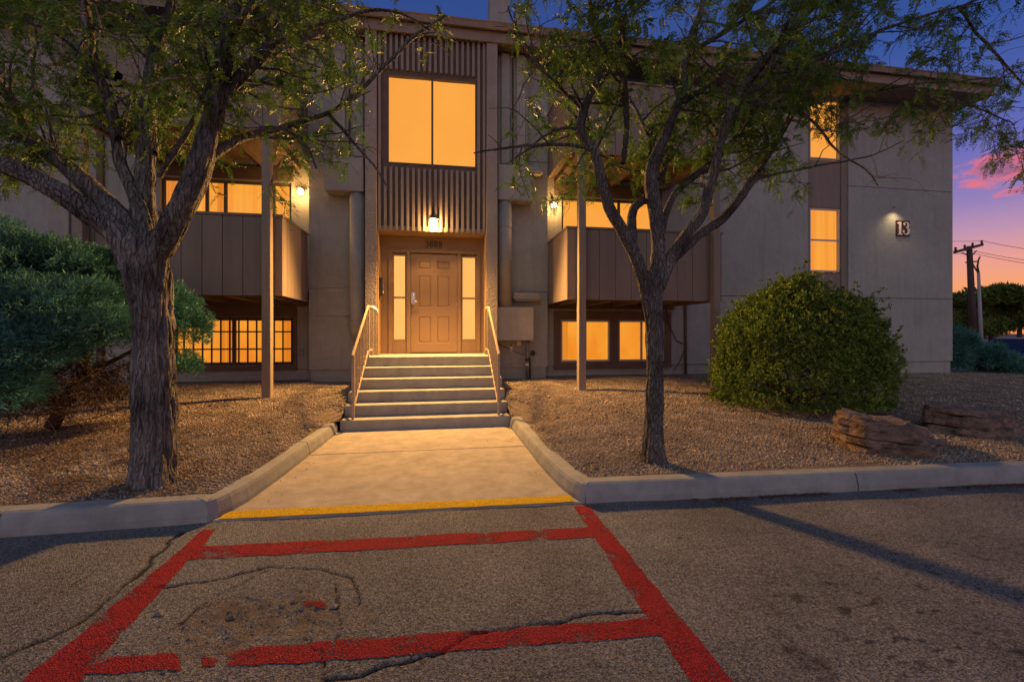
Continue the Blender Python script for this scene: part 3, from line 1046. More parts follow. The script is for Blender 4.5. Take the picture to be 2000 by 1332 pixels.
def wall_rect(x0, x1, z0, z1, y, holes, name='wall_panel', m='stucco', thick=0.18, parent=None):
    """a wall slab facing -y with rectangular openings"""
    xs_ = sorted({x0, x1} | {h[i] for h in holes for i in (0, 1) if x0 < h[i] < x1})
    zs_ = sorted({z0, z1} | {h[i] for h in holes for i in (2, 3) if z0 < h[i] < z1})
    nx_, nz_ = len(xs_), len(zs_)
    mb = MB()
    for yy in (y, y + thick):
        for zz_ in zs_:
            for xx in xs_:
                mb.v.append((xx, yy, zz_))
    solid = {}
    for j in range(nz_ - 1):
        for i in range(nx_ - 1):
            cx_, cz_ = (xs_[i] + xs_[i + 1]) / 2, (zs_[j] + zs_[j + 1]) / 2
            solid[i, j] = not any(h[0] < cx_ < h[1] and h[2] < cz_ < h[3] for h in holes)
    O = nx_ * nz_
    idx = lambda i, j, b: b * O + j * nx_ + i
    for (i, j), sld in solid.items():
        if not sld:
            continue
        mb.f.append((idx(i, j, 0), idx(i + 1, j, 0), idx(i + 1, j + 1, 0), idx(i, j + 1, 0)))
        mb.f.append((idx(i, j, 1), idx(i, j + 1, 1), idx(i + 1, j + 1, 1), idx(i + 1, j, 1)))
        for (di, dj, a, b) in ((-1, 0, (i, j), (i, j + 1)), (1, 0, (i + 1, j), (i + 1, j + 1)), (0, -1, (i, j), (i + 1, j)), (0, 1, (i, j + 1), (i + 1, j + 1))):
            if not solid.get((i + di, j + dj), False):
                mb.f.append((idx(*a, 0), idx(*b, 0), idx(*b, 1), idx(*a, 1)))
    return mb.build(name, m, parent or bld)


# holes: window openings in the main wall
H_LW1 = (-5.05, -2.86, 0.76, 1.70)
H_LW2 = (-5.24, -2.90, 2.28, 4.38)
H_RW1 = (2.62, 5.08, 0.74, 1.70)
H_RW2 = (2.65, 4.95, 2.28, 4.38)
H_LW3 = (-5.24, -2.90, 4.98, 7.0)
H_RW3 = (2.65, 4.95, 4.98, 7.0)
STRIP = (8.78, 9.91, 0.72, 7.05)
STOREYS = [(0.68, 2.255), (2.268, 4.995), (5.008, ZT)]
for (z0, z1) in STOREYS:
    wall_rect(-14.0, BXL, z0, z1, YM, [H_LW1, H_LW2, H_LW3])
    wall_rect(BXR, 6.40, z0, z1, YM, [H_RW1, H_RW2, H_RW3])
    wall_rect(6.40, STRIP[0], z0, z1, YM, [])
    wall_rect(STRIP[1], 13.0, z0, z1, YM, [])
for q_ in ((12.82, 12.985, YM + 0.18, 21), (-14, -13.83, YM + 0.18, 21), (-13.83, 12.82, 20.8, 21)):
    MB().box(*q_, 0.1, ZT).build('wall', 'stucco', bld)
# backing behind the joints, and the foundation
for (xa, xb) in ((-13.9, -5.4), (5.3, 8.7), (9.95, 12.8)):
    MB().box(xa, xb, YM + 0.185, YM + 0.25, 0.3, ZT).build('wall_backing', 'stucco', bld)
for (xa, xb, y0) in ((-14, BXL - 0.003, YM), (BXR + 0.003, 12.97, YM), (BXL + 0.03, -1.375, YB), (1.14, BXR - 0.03, YB)):
    MB().box(xa, xb, y0 + 0.03, YM + 0.2, 0.0, 0.672).build('foundation', 'stucco', bld)
# the bay beside the entry
for (xa, xb) in ((BXL, -1.372), (1.137, BXR)):
    for (z0, z1) in STOREYS:
        mb = MB()
        mb.box(xa, xb, YB, YM + 0.17, z0, z1)
        mb.build('wall_panel', 'stucco', bld)
    mb = MB()
    mb.box(xa + 0.02, xb - 0.02, YB + 0.02, YM + 0.16, 0.66, ZT)
    mb.build('wall_backing', 'stucco', bld)
# raised stucco patch left of the entry
mb = MB()
mb.box(-2.37, -1.72, YB - 0.010, YB, 1.72, 2.28)
mb.build('wall_patch', 'stucco', bld, bevel=0.008)
# pilasters
for (xa, xb) in ((-1.372, -1.162), (0.922, 1.137)):
    mb = MB()
    mb.box(xa, xb, 8.70, YM + 0.1, 0.30, ZT)
    mb.build('pilaster', 'stucco_rough', bld, bevel=0.006)
# entry recess: back wall with door frame opening, soffit
wall_rect(-1.162, 0.922, 0.965, 3.42, YB, [(-1.0, 0.84, 0.90, 3.085)], 'recess_wall', 'doorframe', 0.2)
mb = MB()
mb.box(-1.162, 0.922, 8.76, YB, 3.352, 3.44)
mb.build('recess_soffit', 'doorframe', bld)
for (xa, xb) in ((-1.161, -1.142), (0.902, 0.921)):
    mb = MB()
    mb.box(xa, xb, 8.72, YB - 0.002, 0.985, 3.35)
    mb.build('recess_lining', 'doorframe', bld)
# rib panel with the tall window
PW = (-0.986, 0.739, 4.635, 6.37)
mb = wall_rect(-1.161, 0.921, 3.36, ZT, 8.80, [PW], 'rib_backing', 'brown', 0.25)
mb = MB()
mb.box(-0.026, 0.026, 8.742, 8.798, 3.352, 4.56)
rib0 = mb.build('rib', 'rib', bld, bevel=0.004, loc=(0, 8.75, 3.352))
mb = MB()
mb.box(-0.026, 0.026, 8.742, 8.798, 6.43, ZT)
rib1 = mb.build('rib', 'rib', bld, bevel=0.004, loc=(0, 8.75, 6.43))
mb = MB()
mb.box(-0.026, 0.026, 8.742, 8.798, 3.352, ZT)
rib2 = mb.build('rib', 'rib', bld, bevel=0.004, loc=(0, 8.75, 3.352))
first = [None, None, None]
NR = 20
for i in range(NR):
    x = -1.115 + i * (1.99 / (NR - 1))
    full = x < PW[0] - 0.03 or x > PW[1] + 0.03
    for k, o in ((2, rib2),) if full else ((0, rib0), (1, rib1)):
        if first[k] is None:
            o.location.x += x
            WL[o.name] = WL[o.name] + Vector((x, 0, 0))
            first[k] = x
        else:
            clone(o, x - first[k], 0, 0)


def folded_curtain(name, x0, x1, z0, z1, y, m, parent, pitch=0.16, amp=0.02):
    n_ = max(4, int((x1 - x0) / pitch * 8))
    mb = MB()
    for i in range(n_ + 1):
        x = x0 + (x1 - x0) * i / n_
        yy = y + amp * math.sin(2 * math.pi * (x - x0) / pitch) + amp * 0.5 * math.sin(2 * math.pi * (x - x0) / (pitch * 2.7) + 1)
        mb.v += [(x, yy, z0), (x, yy, z1)]
    for i in range(n_):
        mb.f.append((2 * i, 2 * i + 2, 2 * i + 3, 2 * i + 1))
    return mb.build(name, m, parent, smooth=True)


def window(x0, x1, z0, z1, y, m, cols=(), rows=(), fw=0.035, cm_='curtain', deep=0.10, curtain=True, pitch=0.17, amp=0.015, bevel=0.003, drapes=()):
    """frame set at y (front face), panes between mullions, a lit curtain behind"""
    mb = MB()
    mb.box(x0, x0 + fw, y, y + 0.05, z0, z1)
    mb.box(x1 - fw, x1, y, y + 0.05, z0, z1)
    mb.box(x0 + fw, x1 - fw, y + 0.001, y + 0.049, z0, z0 + fw)
    mb.box(x0 + fw, x1 - fw, y + 0.001, y + 0.049, z1 - fw, z1)
    w = mb.build('window', m, bld)
    cx_ = [x0 + fw] + list(cols) + [x1 - fw]
    rz_ = [z0 + fw] + list(rows) + [z1 - fw]
    for c_ in cols:
        q = MB()
        q.box(c_ - fw * 0.55, c_ + fw * 0.55, y + 0.004, y + 0.046, z0 + fw, z1 - fw)
        q.build('mullion', m, w)
    for r_ in rows:
        q = MB()
        q.box(x0 + fw, x1 - fw, y + 0.006, y + 0.044, r_ - fw * 0.5, r_ + fw * 0.5)
        q.build('rail', m, w)
    for i in range(len(cx_) - 1):
        for j in range(len(rz_) - 1):
            q = MB()
            q.box(cx_[i] + 0.002, cx_[i + 1] - 0.002, y + 0.022, y + 0.028, rz_[j] + 0.002, rz_[j + 1] - 0.002)
            q.build('pane', 'glass', w)
    for (da, db) in drapes:
        folded_curtain('drape', x0 + (x1 - x0) * da, x0 + (x1 - x0) * db, z0 + 0.01, z1 - 0.01, y + deep * 0.72, 'curtain_drape', w, 0.07, 0.012)
    if curtain:
        folded_curtain('curtain', x0 + 0.005, x1 - 0.005, z0 + 0.005, z1 - 0.005, y + deep, cm_, w, pitch, amp)
    return w


window(*PW, 8.79, 'darkframe', cols=(-0.13,), fw=0.035, cm_='curtain_pale', deep=0.15, pitch=0.9, amp=0.006)
window(*H_LW2, YM + 0.06, 'darkframe', cols=(-4.46, -4.13, -3.25), fw=0.05, cm_='curtain_pleat', drapes=((0.02, 0.09), (0.40, 0.47)))
window(*H_RW2, YM + 0.06, 'darkframe', cols=(3.12, 4.0), fw=0.05, cm_='curtain_pale')
window(*H_LW3, YM + 0.06, 'darkframe', cols=(-4.1,), fw=0.05, curtain=False)
window(*H_RW3, YM + 0.06, 'darkframe', cols=(3.8,), fw=0.05, curtain=False)
for (xa, xb) in ((-5.3, -2.85), (2.6, 5.0)):
    MB().box(xa, xb, YM + 0.24, YM + 0.28, 4.9, 7.05).build('blind', 'darkframe', bld)
wl1 = window(*H_LW1, YM + 0.07, 'darkframe', cols=(-3.98,), fw=0.06, pitch=0.12, drapes=((0.36, 0.47), (0.90, 0.98)))
# security bars over the left window
nb_ = 14
for i in range(nb_):
    x = -5.0 + i * (2.10 / (nb_ - 1))
    if i == 0:
        q = MB()
        q.box(x - 0.012, x + 0.012, YM + 0.012, YM + 0.036, 0.77, 1.69)
        b0 = q.build('bar', 'iron', wl1, loc=(x, YM + 0.02, 0.77))
    else:
        clone(b0, i * (2.10 / (nb_ - 1)), 0, 0)
for zz_ in (1.08, 1.42):
    q = MB()
    q.box(-5.04, -2.87, YM + 0.010, YM + 0.028, zz_ - 0.014, zz_ + 0.014)
    q.build('crossbar', 'iron', wl1)
# brown surrounds of the ground floor windows and panels above them
mb = MB()
for (a_, b_, c_, d_) in ((-5.15, -5.05, 0.66, 1.92), (-2.86, -2.79, 0.66, 1.92), (-5.05, -2.86, 0.66, 0.755), (-5.05, -2.86, 1.705, 1.92)):
    mb.box(a_, b_, YM - 0.025, YM + 0.03, c_, d_)
mb.build('window_surround', 'brown', bld)
window(2.63, 3.77, 0.76, 1.68, YM + 0.01, 'alu', cols=(3.20,), fw=0.04, pitch=0.5, amp=0.004, drapes=((0.03, 0.16),))
window(3.96, 5.07, 0.76, 1.68, YM + 0.01, 'alu', cols=(4.52,), fw=0.04, pitch=0.5, amp=0.004, drapes=((0.84, 0.97),))
mb = MB()
for (a_, b_, c_, d_) in ((2.475, 2.625, 0.605, 1.87), (5.075, 5.22, 0.605, 1.87), (2.625, 5.075, 0.605, 0.755), (2.625, 5.075, 1.685, 1.87), (3.775, 3.955, 0.755, 1.685)):
    mb.box(a_, b_, YM - 0.03, YM + 0.06, c_, d_)
mb.build('window_surround', 'brown', bld)
for (a_, b_) in ((-5.4, -2.56), (2.33, 5.3)):
    mb = MB()
    mb.box(a_, b_, YM - 0.02, YM + 0.02, 1.925, 2.25)
    mb.build('header_board', 'brown', bld)
    mb = MB()
    mb.box(a_ + 0.15, b_ - 0.3, YM - 0.022, YM + 0.02, 4.40, 4.66)
    mb.build('header_board', 'brown', bld)
# window strip in the right wing
for (za, zb) in ((0.6, 2.86), (4.46, 5.62)):
    MB().box(STRIP[0] + 0.003, STRIP[1] - 0.003, YM + 0.07, YM + 0.16, za, zb).build('strip_panel', 'board', bld)
for (a_, b_) in ((STRIP[0] + 0.003, 8.87), (9.745, STRIP[1] - 0.003)):
    mb = MB()
    mb.box(a_, b_, YM + 0.035, YM + 0.16, 0.6, 7.1)
    mb.build('strip_trim', 'board', bld, bevel=0.004)
window(8.88, 9.735, 5.64, 7.09, YM + 0.06, 'alu', rows=(6.36,), fw=0.03, cm_='curtain_pale', pitch=0.2, amp=0.004)
window(8.88, 9.735, 2.89, 4.43, YM + 0.06, 'alu', rows=(3.66,), fw=0.035, cm_='curtain_pleat', pitch=0.15, amp=0.025)

# front door assembly
fr = MB()
fr.box(-1.0, -0.93, YB - 0.02, YB + 0.10, 0.985, 3.085)
fr.box(0.77, 0.84, YB - 0.02, YB + 0.10, 0.985, 3.085)
fr.box(-0.93, 0.77, YB - 0.02, YB + 0.10, 3.02, 3.085)
fr.box(-0.645, -0.568, YB - 0.012, YB + 0.10, 0.985, 3.02)
fr.box(0.372, 0.445, YB - 0.012, YB + 0.10, 0.985, 3.02)
dfr = fr.build('door_frame', 'doorframe', bld, bevel=0.004)
dr = MB()
DX0, DX1, DZ0, DZ1, DY = -0.564, 0.368, 1.0, 2.995, YB + 0.02
cols_ = [(DX0 + 0.155, DX0 + 0.405), (DX1 - 0.405, DX1 - 0.155)]
rows_ = [(1.20, 1.73), (1.93, 2.56), (2.70, 2.86)]
holes_ = [(c_[0], c_[1], r_[0], r_[1]) for c_ in cols_ for r_ in rows_]
door = wall_rect(DX0, DX1, DZ0, DZ1, DY, holes_, 'door', 'door', 0.045)
for h in holes_:
    q = MB()
    x0, x1, z0, z1 = h
    e = 0.03
    q.add([(x0, DY + 0.001, z0), (x1, DY + 0.001, z0), (x1, DY + 0.001, z1), (x0, DY + 0.001, z1),
           (x0 + 0.012, DY + 0.016, z0 + 0.012), (x1 - 0.012, DY + 0.016, z0 + 0.012), (x1 - 0.012, DY + 0.016, z1 - 0.012), (x0 + 0.012, DY + 0.016, z1 - 0.012),
           (x0 + e, DY + 0.003, z0 + e), (x1 - e, DY + 0.003, z0 + e), (x1 - e, DY + 0.003, z1 - e), (x0 + e, DY + 0.003, z1 - e)],
          [(0, 1, 5, 4), (1, 2, 6, 5), (2, 3, 7, 6), (3, 0, 4, 7), (4, 5, 9, 8), (5, 6, 10, 9), (6, 7, 11, 10), (7, 4, 8, 11), (8, 9, 10, 11)])
    q.build('door_panel', 'door', door)
q = MB()
q.box(-0.553, -0.473, DY - 0.03, DY, 1.98, 2.22)
lk = q.build('lock_plate', 'chrome', door, bevel=0.012)
q = MB()
q.tube([(-0.513, DY - 0.03, 2.03), (-0.513, DY - 0.075, 2.03), (-0.48, DY - 0.08, 2.025), (-0.38, DY - 0.078, 2.02)], [0.014, 0.014, 0.012, 0.010], 10)
q.lathe((-0.513, DY - 0.03, 2.15), [(0.022, -0.014), (0.022, 0)], 16, 'y')
q.build('handle', 'chrome', door, smooth=True)
for zz_ in (1.2, 1.95, 2.72):
    q = MB()
    q.tube([(0.366, DY - 0.008, zz_ - 0.05), (0.366, DY - 0.008, zz_ + 0.05)], 0.008, 8)
    q.build('hinge', 'chrome', door)
q = MB()
q.lathe((-0.098, DY - 0.004, 2.64), [(0.012, 0), (0.012, 0.006)], 12, 'y')
q.build('peephole', 'darkframe', door)
for (xa, xb) in ((-0.93, -0.645), (0.445, 0.77)):
    w = window(xa, xb, 1.235, 2.985, YB + 0.02, 'doorframe', rows=(2.11,), fw=0.034, cm_='curtain_bright', pitch=0.6, amp=0.004, deep=0.09)
    q = MB()
    q.box(xa, xb, YB + 0.015, YB + 0.07, 0.985, 1.232)
    q.build('sidelight_panel', 'doorframe', bld, bevel=0.004)

# balconies: floor frame with boards on front and outer side
def balcony(x0, x1, z0, z1, side, brace):
    yF = 7.76
    mb = MB()
    mb.box(x0 + 0.03, x1 - 0.03, yF + 0.03, YM - 0.003, z0 + 0.10, z0 + 0.22)          # deck
    mb.box(x0 + 0.035, x1 - 0.035, yF + 0.035, yF + 0.075, z0 + 0.02, z1 - 0.01)        # inner framing
    mb.box(x0 + 0.035, x0 + 0.075, yF + 0.08, YB - 0.01, z0 + 0.02, z1 - 0.01)
    mb.box(x1 - 0.075, x1 - 0.035, yF + 0.08, YB - 0.01, z0 + 0.02, z1 - 0.01)
    b = mb.build('balcony', 'brown', bld)
    nb = 10
    wdt = (x1 - x0) / nb
    q = MB()
    q.box(x0 + 0.004, x0 + wdt - 0.004, yF, yF + 0.03, z0, z1)
    f0 = q.build('board', 'board', b, bevel=0.003, segs=1, loc=(x0, yF, z0))
    for i in range(1, nb):
        clone(f0, wdt * i, 0, 0)
    ns = 7
    wd = (YB - 0.02 - yF - 0.03) / ns
    for xs_ in (x0, x1 - 0.03):
        q = MB()
        q.box(xs_, xs_ + 0.03, yF + 0.034, yF + 0.03 + wd - 0.004, z0, z1)
        s0 = q.build('board', 'board', b, bevel=0.003, segs=1, loc=(xs_, yF, z0))
        for i in range(1, ns):
            clone(s0, 0, wd * i, 0)
    q = MB()
    q.box(x0 - 0.02, x1 + 0.02, yF - 0.02, yF + 0.09, z1, z1 + 0.04)
    q.build('cap_rail', 'board', b, bevel=0.004)
    for xs_ in (x0 - 0.02, x1 - 0.09):
        q = MB()
        q.box(xs_, xs_ + 0.11, yF + 0.091, YB - 0.005, z1, z1 + 0.04)
        q.build('cap_rail', 'board', b, bevel=0.004)
    nj = 5
    for i in range(nj):
        xx = x0 + 0.25 + (x1 - x0 - 0.5) * i / (nj - 1)
        q = MB()
        q.box(xx - 0.045, xx + 0.045, yF + 0.09, YM - 0.01, z0 - 0.02, z0 + 0.098)
        q.build('joist', 'brown', b)
    return b


LB, RB = (-5.50, -2.515), (2.275, 5.34)
for (x0, x1) in (LB, RB):
    balcony(x0, x1, 2.00, 3.28, 0, False)
    balcony(x0, x1, 4.67, 5.98, 0, True)
for x in (-5.32, -2.71, 2.515, 5.135):
    mb = MB()
    mb.box(x - 0.065, x + 0.065, 7.60, 7.735, gravel_z(x, 7.66) - 0.1, 4.665)
    mb.build('post', 'post', bld, bevel=0.006)
# ducts
def rr_box(x0, x1, y0, y1, z0, z1, bev, m='duct', name='duct_box'):
    q = MB()
    q.box(x0, x1, y0, y1, z0, z1)
    return q.build(name, m, bld, bevel=bev, segs=3, smooth=False)


rr_box(-2.13, -1.42, 8.82, YB - 0.002, 4.085, 4.74, 0.012)
rr_box(1.165, 1.89, 8.82, YB - 0.002, 4.06, 4.77, 0.012)
rr_box(1.145, 1.89, 8.80, YB - 0.002, 1.245, 1.915, 0.010)
rr_box(1.80, 2.13, 8.98, YB - 0.002, 4.69, 4.84, 0.03)
rr_box(1.50, 2.09, 9.00, YB - 0.002, 2.05, 2.235, 0.04)
rr_box(-2.02, -1.725, 8.95, YB - 0.002, 4.742, ZT, 0.06, name='duct')
rr_box(-1.690, -1.395, 8.95, YB - 0.002, 4.742, ZT, 0.06, name='duct')
rr_box(1.19, 1.475, 8.95, YB - 0.002, 4.772, ZT, 0.06, name='duct')
rr_box(1.51, 1.80, 8.95, YB - 0.002, 4.772, ZT, 0.06, name='duct')
q = MB()
q.tube([(-1.560, 8.99, 4.083), (-1.560, 8.99, 1.56), (-1.560, 9.00, 1.47), (-1.560, 9.06, 1.385), (-1.560, 9.14, 1.355), (-1.560, 9.198, 1.35)], 0.142, 24)
q.tube([(-1.560, 8.99, 1.62), (-1.560, 8.99, 1.655)], 0.148, 24)
q.build('duct', 'duct', bld, smooth=True)
q = MB()
q.tube([(1.318, 8.99, 4.058), (1.318, 8.99, 1.917)], 0.145, 24)
q.tube([(1.318, 8.99, 3.52), (1.318, 8.99, 3.545)], 0.150, 24)
q.tube([(1.318, 8.99, 2.85), (1.318, 8.99, 2.875)], 0.150, 24)
q.build('duct', 'duct', bld, smooth=True)
for x in (-1.707, 1.492):
    q = MB()
    q.tube([(x, 8.95, 4.75), (x, 8.95, ZT)], 0.014, 8)
    q.build('conduit', 'brown', bld)
q = MB()
q.tube([(5.57, YM - 0.035, 0.45), (5.57, YM - 0.035, 2.24)], 0.03, 10)
q.build('downspout', 'brown', bld, smooth=True)
q = MB()
q.tube([(5.10, YM - 0.02, 1.95), (5.14, YM - 0.05, 1.6), (5.35, YM - 0.02, 1.22), (5.5, YM - 0.02, 1.15)], 0.009, 6)
q.tube([(5.55, YM - 0.03, 1.0), (5.42, YM - 0.04, 0.75), (5.3, YM - 0.02, 0.55)], 0.009, 6)
q.build('cable', 'black', bld)
# left wall: white strips and downspout behind the balcony
for (xa, xb, m_) in ((-7.05, -6.72, 'duct'), (-6.62, -6.50, 'trim'), (-6.28, -6.17, 'brown')):
    q = MB()
    q.box(xa, xb, YM - 0.05, YM, 0.7, ZT)
    q.build('wall_batten', m_, bld, bevel=0.004)

# roof with soffit, fascia and gutter
mb = MB()
mb.box(-14.6, 13.10, 8.70, 21.6, ZT + 0.002, ZT + 0.06)
mb.build('soffit', 'fascia', bld)
roof = MB()
roof.add([(-14.7, 8.64, 7.40), (13.22, 8.64, 7.40), (13.22, 21.7, 7.40), (-14.7, 21.7, 7.40), (-11, 12.5, 7.95), (10, 12.5, 7.95), (10, 18, 7.95), (-11, 18, 7.95)],
         [(0, 1, 5, 4), (1, 2, 6, 5), (2, 3, 7, 6), (3, 0, 4, 7), (4, 5, 6, 7), (0, 3, 2, 1)])
rf = roof.build('roof', 'roof', bld)
for (a_, b_) in (((-14.66, 8.68), (13.14, 8.68)), ((13.12, 8.70), (13.12, 21.6))):
    q = MB()
    q.bar((a_[0], a_[1], 7.22), (b_[0], b_[1], 7.22), 0.035, 0.26)
    q.build('fascia', 'fascia', rf)
q = MB()
gp = [(0.0, 0.0), (-0.03, -0.10), (-0.085, -0.11), (-0.105, -0.03), (-0.125, 0.0), (-0.125, 0.012), (-0.0, 0.012)]
for xx in (-14.7, 13.20):
    for (a_, h_) in gp:
        q.v.append((xx, 8.66 + a_, 7.395 + h_))
k = len(gp)
for i in range(k):
    q.f.append((i, (i + 1) % k, k + (i + 1) % k, k + i))
q.f.append(tuple(range(k)))
q.f.append(tuple(k + i for i in range(k))[::-1])
q.build('gutter', 'fascia', rf)
# two vent stacks above the eave
for (px0, px1, top) in ((955, 995, 8.6), (1006, 1032, 8.45)):
    a_, b_ = aty(px0, 20, 9.5), aty(px1, 20, 9.5)
    q = MB()
    q.box(a_.x, b_.x, 9.4, 9.75, 7.3, top)
    q.build('vent_stack', 'duct', rf, bevel=0.015)

# ------------------------------------------------------------------ stairs and handrails
st = empty('entry_stairs', (-0.17, 7.5, 0))
tag(st, 'six grey concrete steps rising to the front door landing', 'stairs')
RISE = 0.163
for i in range(6):
    yf = 6.565 + i * 0.287
    mb = MB()
    mb.box(-1.375, 1.05, yf, 8.695, -0.05 if i == 0 else RISE * i + 0.001, RISE * (i + 1))
    mb.build('step', 'step', st, bevel=0.010)
mb = MB()
mb.box(-1.16, 0.92, 8.696, YB + 0.12, 0.80, RISE * 6 - 0.001)
mb.build('landing', 'step', st)


def handrail(x, inward, label):
    h = empty('handrail', (x, 7.3, 0.2))
    tag(h, label, 'handrail', 'handrails beside the entry steps')
    yb, yt = 6.66, 8.03
    zb, zt = 1.10, 1.865
    q = MB()
    q.bar((x, yb - 0.05, zb - 0.03), (x, yt, zt), 0.036, 0.034)
    q.build('top_rail', 'rail', h, bevel=0.008)
    q = MB()
    q.bar((x, yt - 0.01, zt), (x, 8.50, zt), 0.036, 0.034)
    q.build('top_rail', 'rail', h, bevel=0.008)
    q = MB()
    q.bar((x, yb, 0.30), (x, yt, 1.09), 0.03, 0.03)
    q.build('bottom_rail', 'rail', h, bevel=0.004)
    q = MB()
    q.bar((x, yt, 1.09), (x, 8.50, 1.09), 0.03, 0.03)
    q.build('bottom_rail', 'rail', h, bevel=0.004)
    for (yy, za, zc) in ((yb, RISE * 1, zb), (yt, RISE * 6, zt), (8.50, RISE * 6, zt)):
        q = MB()
        q.box(x - 0.019, x + 0.019, yy - 0.019, yy + 0.019, za, zc - 0.01)
        q.build('post', 'rail', h, bevel=0.004)
    nb = 10
    for i in range(1, nb):
        t = i / nb
        yy = yb + (yt - yb) * t
        q = MB()
        q.box(x - 0.008, x + 0.008, yy - 0.008, yy + 0.008, 0.30 + 0.79 * t, zb + (zt - zb) * t)
        q.build('baluster', 'rail', h)
    for i in range(1, 4):
        yy = yt + 0.47 * i / 4
        q = MB()
        q.box(x - 0.008, x + 0.008, yy - 0.008, yy + 0.008, 1.09, zt)
        q.build('baluster', 'rail', h)
    return h


hl = handrail(-1.215, 1, 'tan painted metal handrail on the left, blue tape at its end')
q = MB()
q.tube([(-1.215, 8.44, 1.865), (-1.20, 8.53, 1.86), (-1.15, 8.56, 1.82), (-1.13, 8.57, 1.75)], [0.032, 0.036, 0.034, 0.02], 10)
q.build('tape_wrap', 'tape', hl, smooth=True)
handrail(0.885, -1, 'tan painted metal handrail on the right of the entry steps')

# ------------------------------------------------------------------ lamps
def point(name, loc, watts, col, rad, parent=None, spot=None, rot=None, blend=0.4):
    d_ = bpy.data.lights.new(name, 'SPOT' if spot else 'POINT')
    d_.energy, d_.color, d_.shadow_soft_size = watts, col, rad
    if spot:
        d_.spot_size, d_.spot_blend = spot, blend
    o = bpy.data.objects.new(name, d_)
    COL.objects.link(o)
    o.parent = parent
    o.location = Vector(loc) - world_loc(parent)
    if rot:
        o.rotation_euler = rot
    return o


WARM = (1.0, 0.51, 0.14)
dl = empty('wall_lamp', (-0.095, 8.74, 3.45))
tag(dl, 'bright wall lamp on the ribbed panel above the front door', 'lamp', 'lit outdoor wall lamps')
q = MB()
q.lathe((-0.095, 8.735, 3.56), [(0.07, -0.02), (0.07, 0.0)], 20, 'y')
q.tube([(-0.095, 8.72, 3.56), (-0.095, 8.62, 3.60), (-0.095, 8.58, 3.585)], 0.014, 10)
q.build('bracket', 'darkframe', dl, smooth=True)
q = MB()
q.lathe((-0.095, 8.58, 3.515), [(0.02, 0.085), (0.06, 0.078), (0.085, 0.05), (0.092, 0.035), (0.088, 0.035), (0.05, 0.066)], 24)
q.build('lamp_cap', 'darkframe', dl, smooth=True)
q = MB()
q.lathe((-0.095, 8.58, 3.475), [(0.012, -0.062), (0.04, -0.052), (0.06, -0.02), (0.062, 0.02), (0.05, 0.055), (0.03, 0.07)], 24)
q.build('globe', 'doorlampglass', dl, smooth=True)
point('door_lamp_light', (-0.095, 8.52, 3.40), DOOR_LAMP_W, WARM, 0.17, dl, spot=R(163), rot=(R(-54), 0, 0), blend=0.5)
point('door_lamp_glow', (-0.095, 8.668, 3.465), 60.0, WARM, 0.02, dl)


def balcony_lamp(x, y, z, label):
    b = empty('wall_lamp', (x, y, z))
    tag(b, label, 'lamp', 'lit outdoor wall lamps')
    q = MB()
    q.lathe((x, y - 0.025, z + 0.06), [(0.055, -0.0), (0.055, 0.025)], 18, 'y')
    q.tube([(x, y - 0.02, z + 0.06), (x, y - 0.09, z + 0.085), (x, y - 0.10, z + 0.06)], 0.012, 8)
    q.lathe((x, y - 0.10, z + 0.045), [(0.075, 0.0), (0.06, 0.02), (0.02, 0.03)], 18)
    q.build('bracket', 'darkframe', b, smooth=True)
    q = MB()
    q.lathe((x, y - 0.10, z - 0.01), [(0.01, -0.06), (0.035, -0.052), (0.055, -0.025), (0.06, 0.0), (0.055, 0.025), (0.035, 0.052)], 20)
    q.build('globe', 'lampglass', b, smooth=True)
    point('balcony_lamp_light', (x, y - 0.24, z - 0.02), BALC_LAMP_W, WARM, 0.06, b)


balcony_lamp(-2.70, YM, 4.19, 'small globe lamp on the wall left of the entry, above the barred window')
balcony_lamp(2.45, YM, 4.16, 'small globe lamp on the wall right of the entry ducts')
# small added downlight for the glow at the number sign; its fixture is made up
sp = empty('added_downlight', (11.2, YM, 4.5))
tag(sp, 'tiny added stucco coloured downlight for the glow around the number 13 sign, fixture unseen', 'downlight')
MB().box(11.18, 11.22, YM - 0.06, YM - 0.001, 4.52, 4.545).build('housing', 'stucco', sp, bevel=0.008)
point('sign_glow_light', (11.2, YM - 0.22, 4.47), SIGN_GLOW_W, (1.0, 0.72, 0.38), 0.03, sp, spot=R(125), rot=(R(14), 0, 0), blend=1.0)

# ------------------------------------------------------------------ numbers, boxes, meter
def stroke(pts, widths, y, th):
    """flat ribbon with thickness along -y in the x/z plane"""
    mb = MB()
    n_ = len(pts)
    for i, (x, z_) in enumerate(pts):
        a_, b_ = pts[max(i - 1, 0)], pts[min(i + 1, n_ - 1)]
        d_ = Vector((b_[0] - a_[0], b_[1] - a_[1])).normalized()
        s_ = Vector((-d_.y, d_.x)) * widths[i] / 2
        for yy in (y, y - th):
            mb.v += [(x + s_.x, yy, z_ + s_.y), (x - s_.x, yy, z_ - s_.y)]
    for i in range(n_ - 1):
        k_ = i * 4
        mb.f += [(k_ + 2, k_ + 3, k_ + 7, k_ + 6), (k_, k_ + 4, k_ + 5, k_ + 1), (k_, k_ + 2, k_ + 6, k_ + 4), (k_ + 1, k_ + 5, k_ + 7, k_ + 3)]
    mb.f += [(0, 1, 3, 2), ((n_ - 1) * 4, (n_ - 1) * 4 + 2, (n_ - 1) * 4 + 3, (n_ - 1) * 4 + 1)]
    return mb


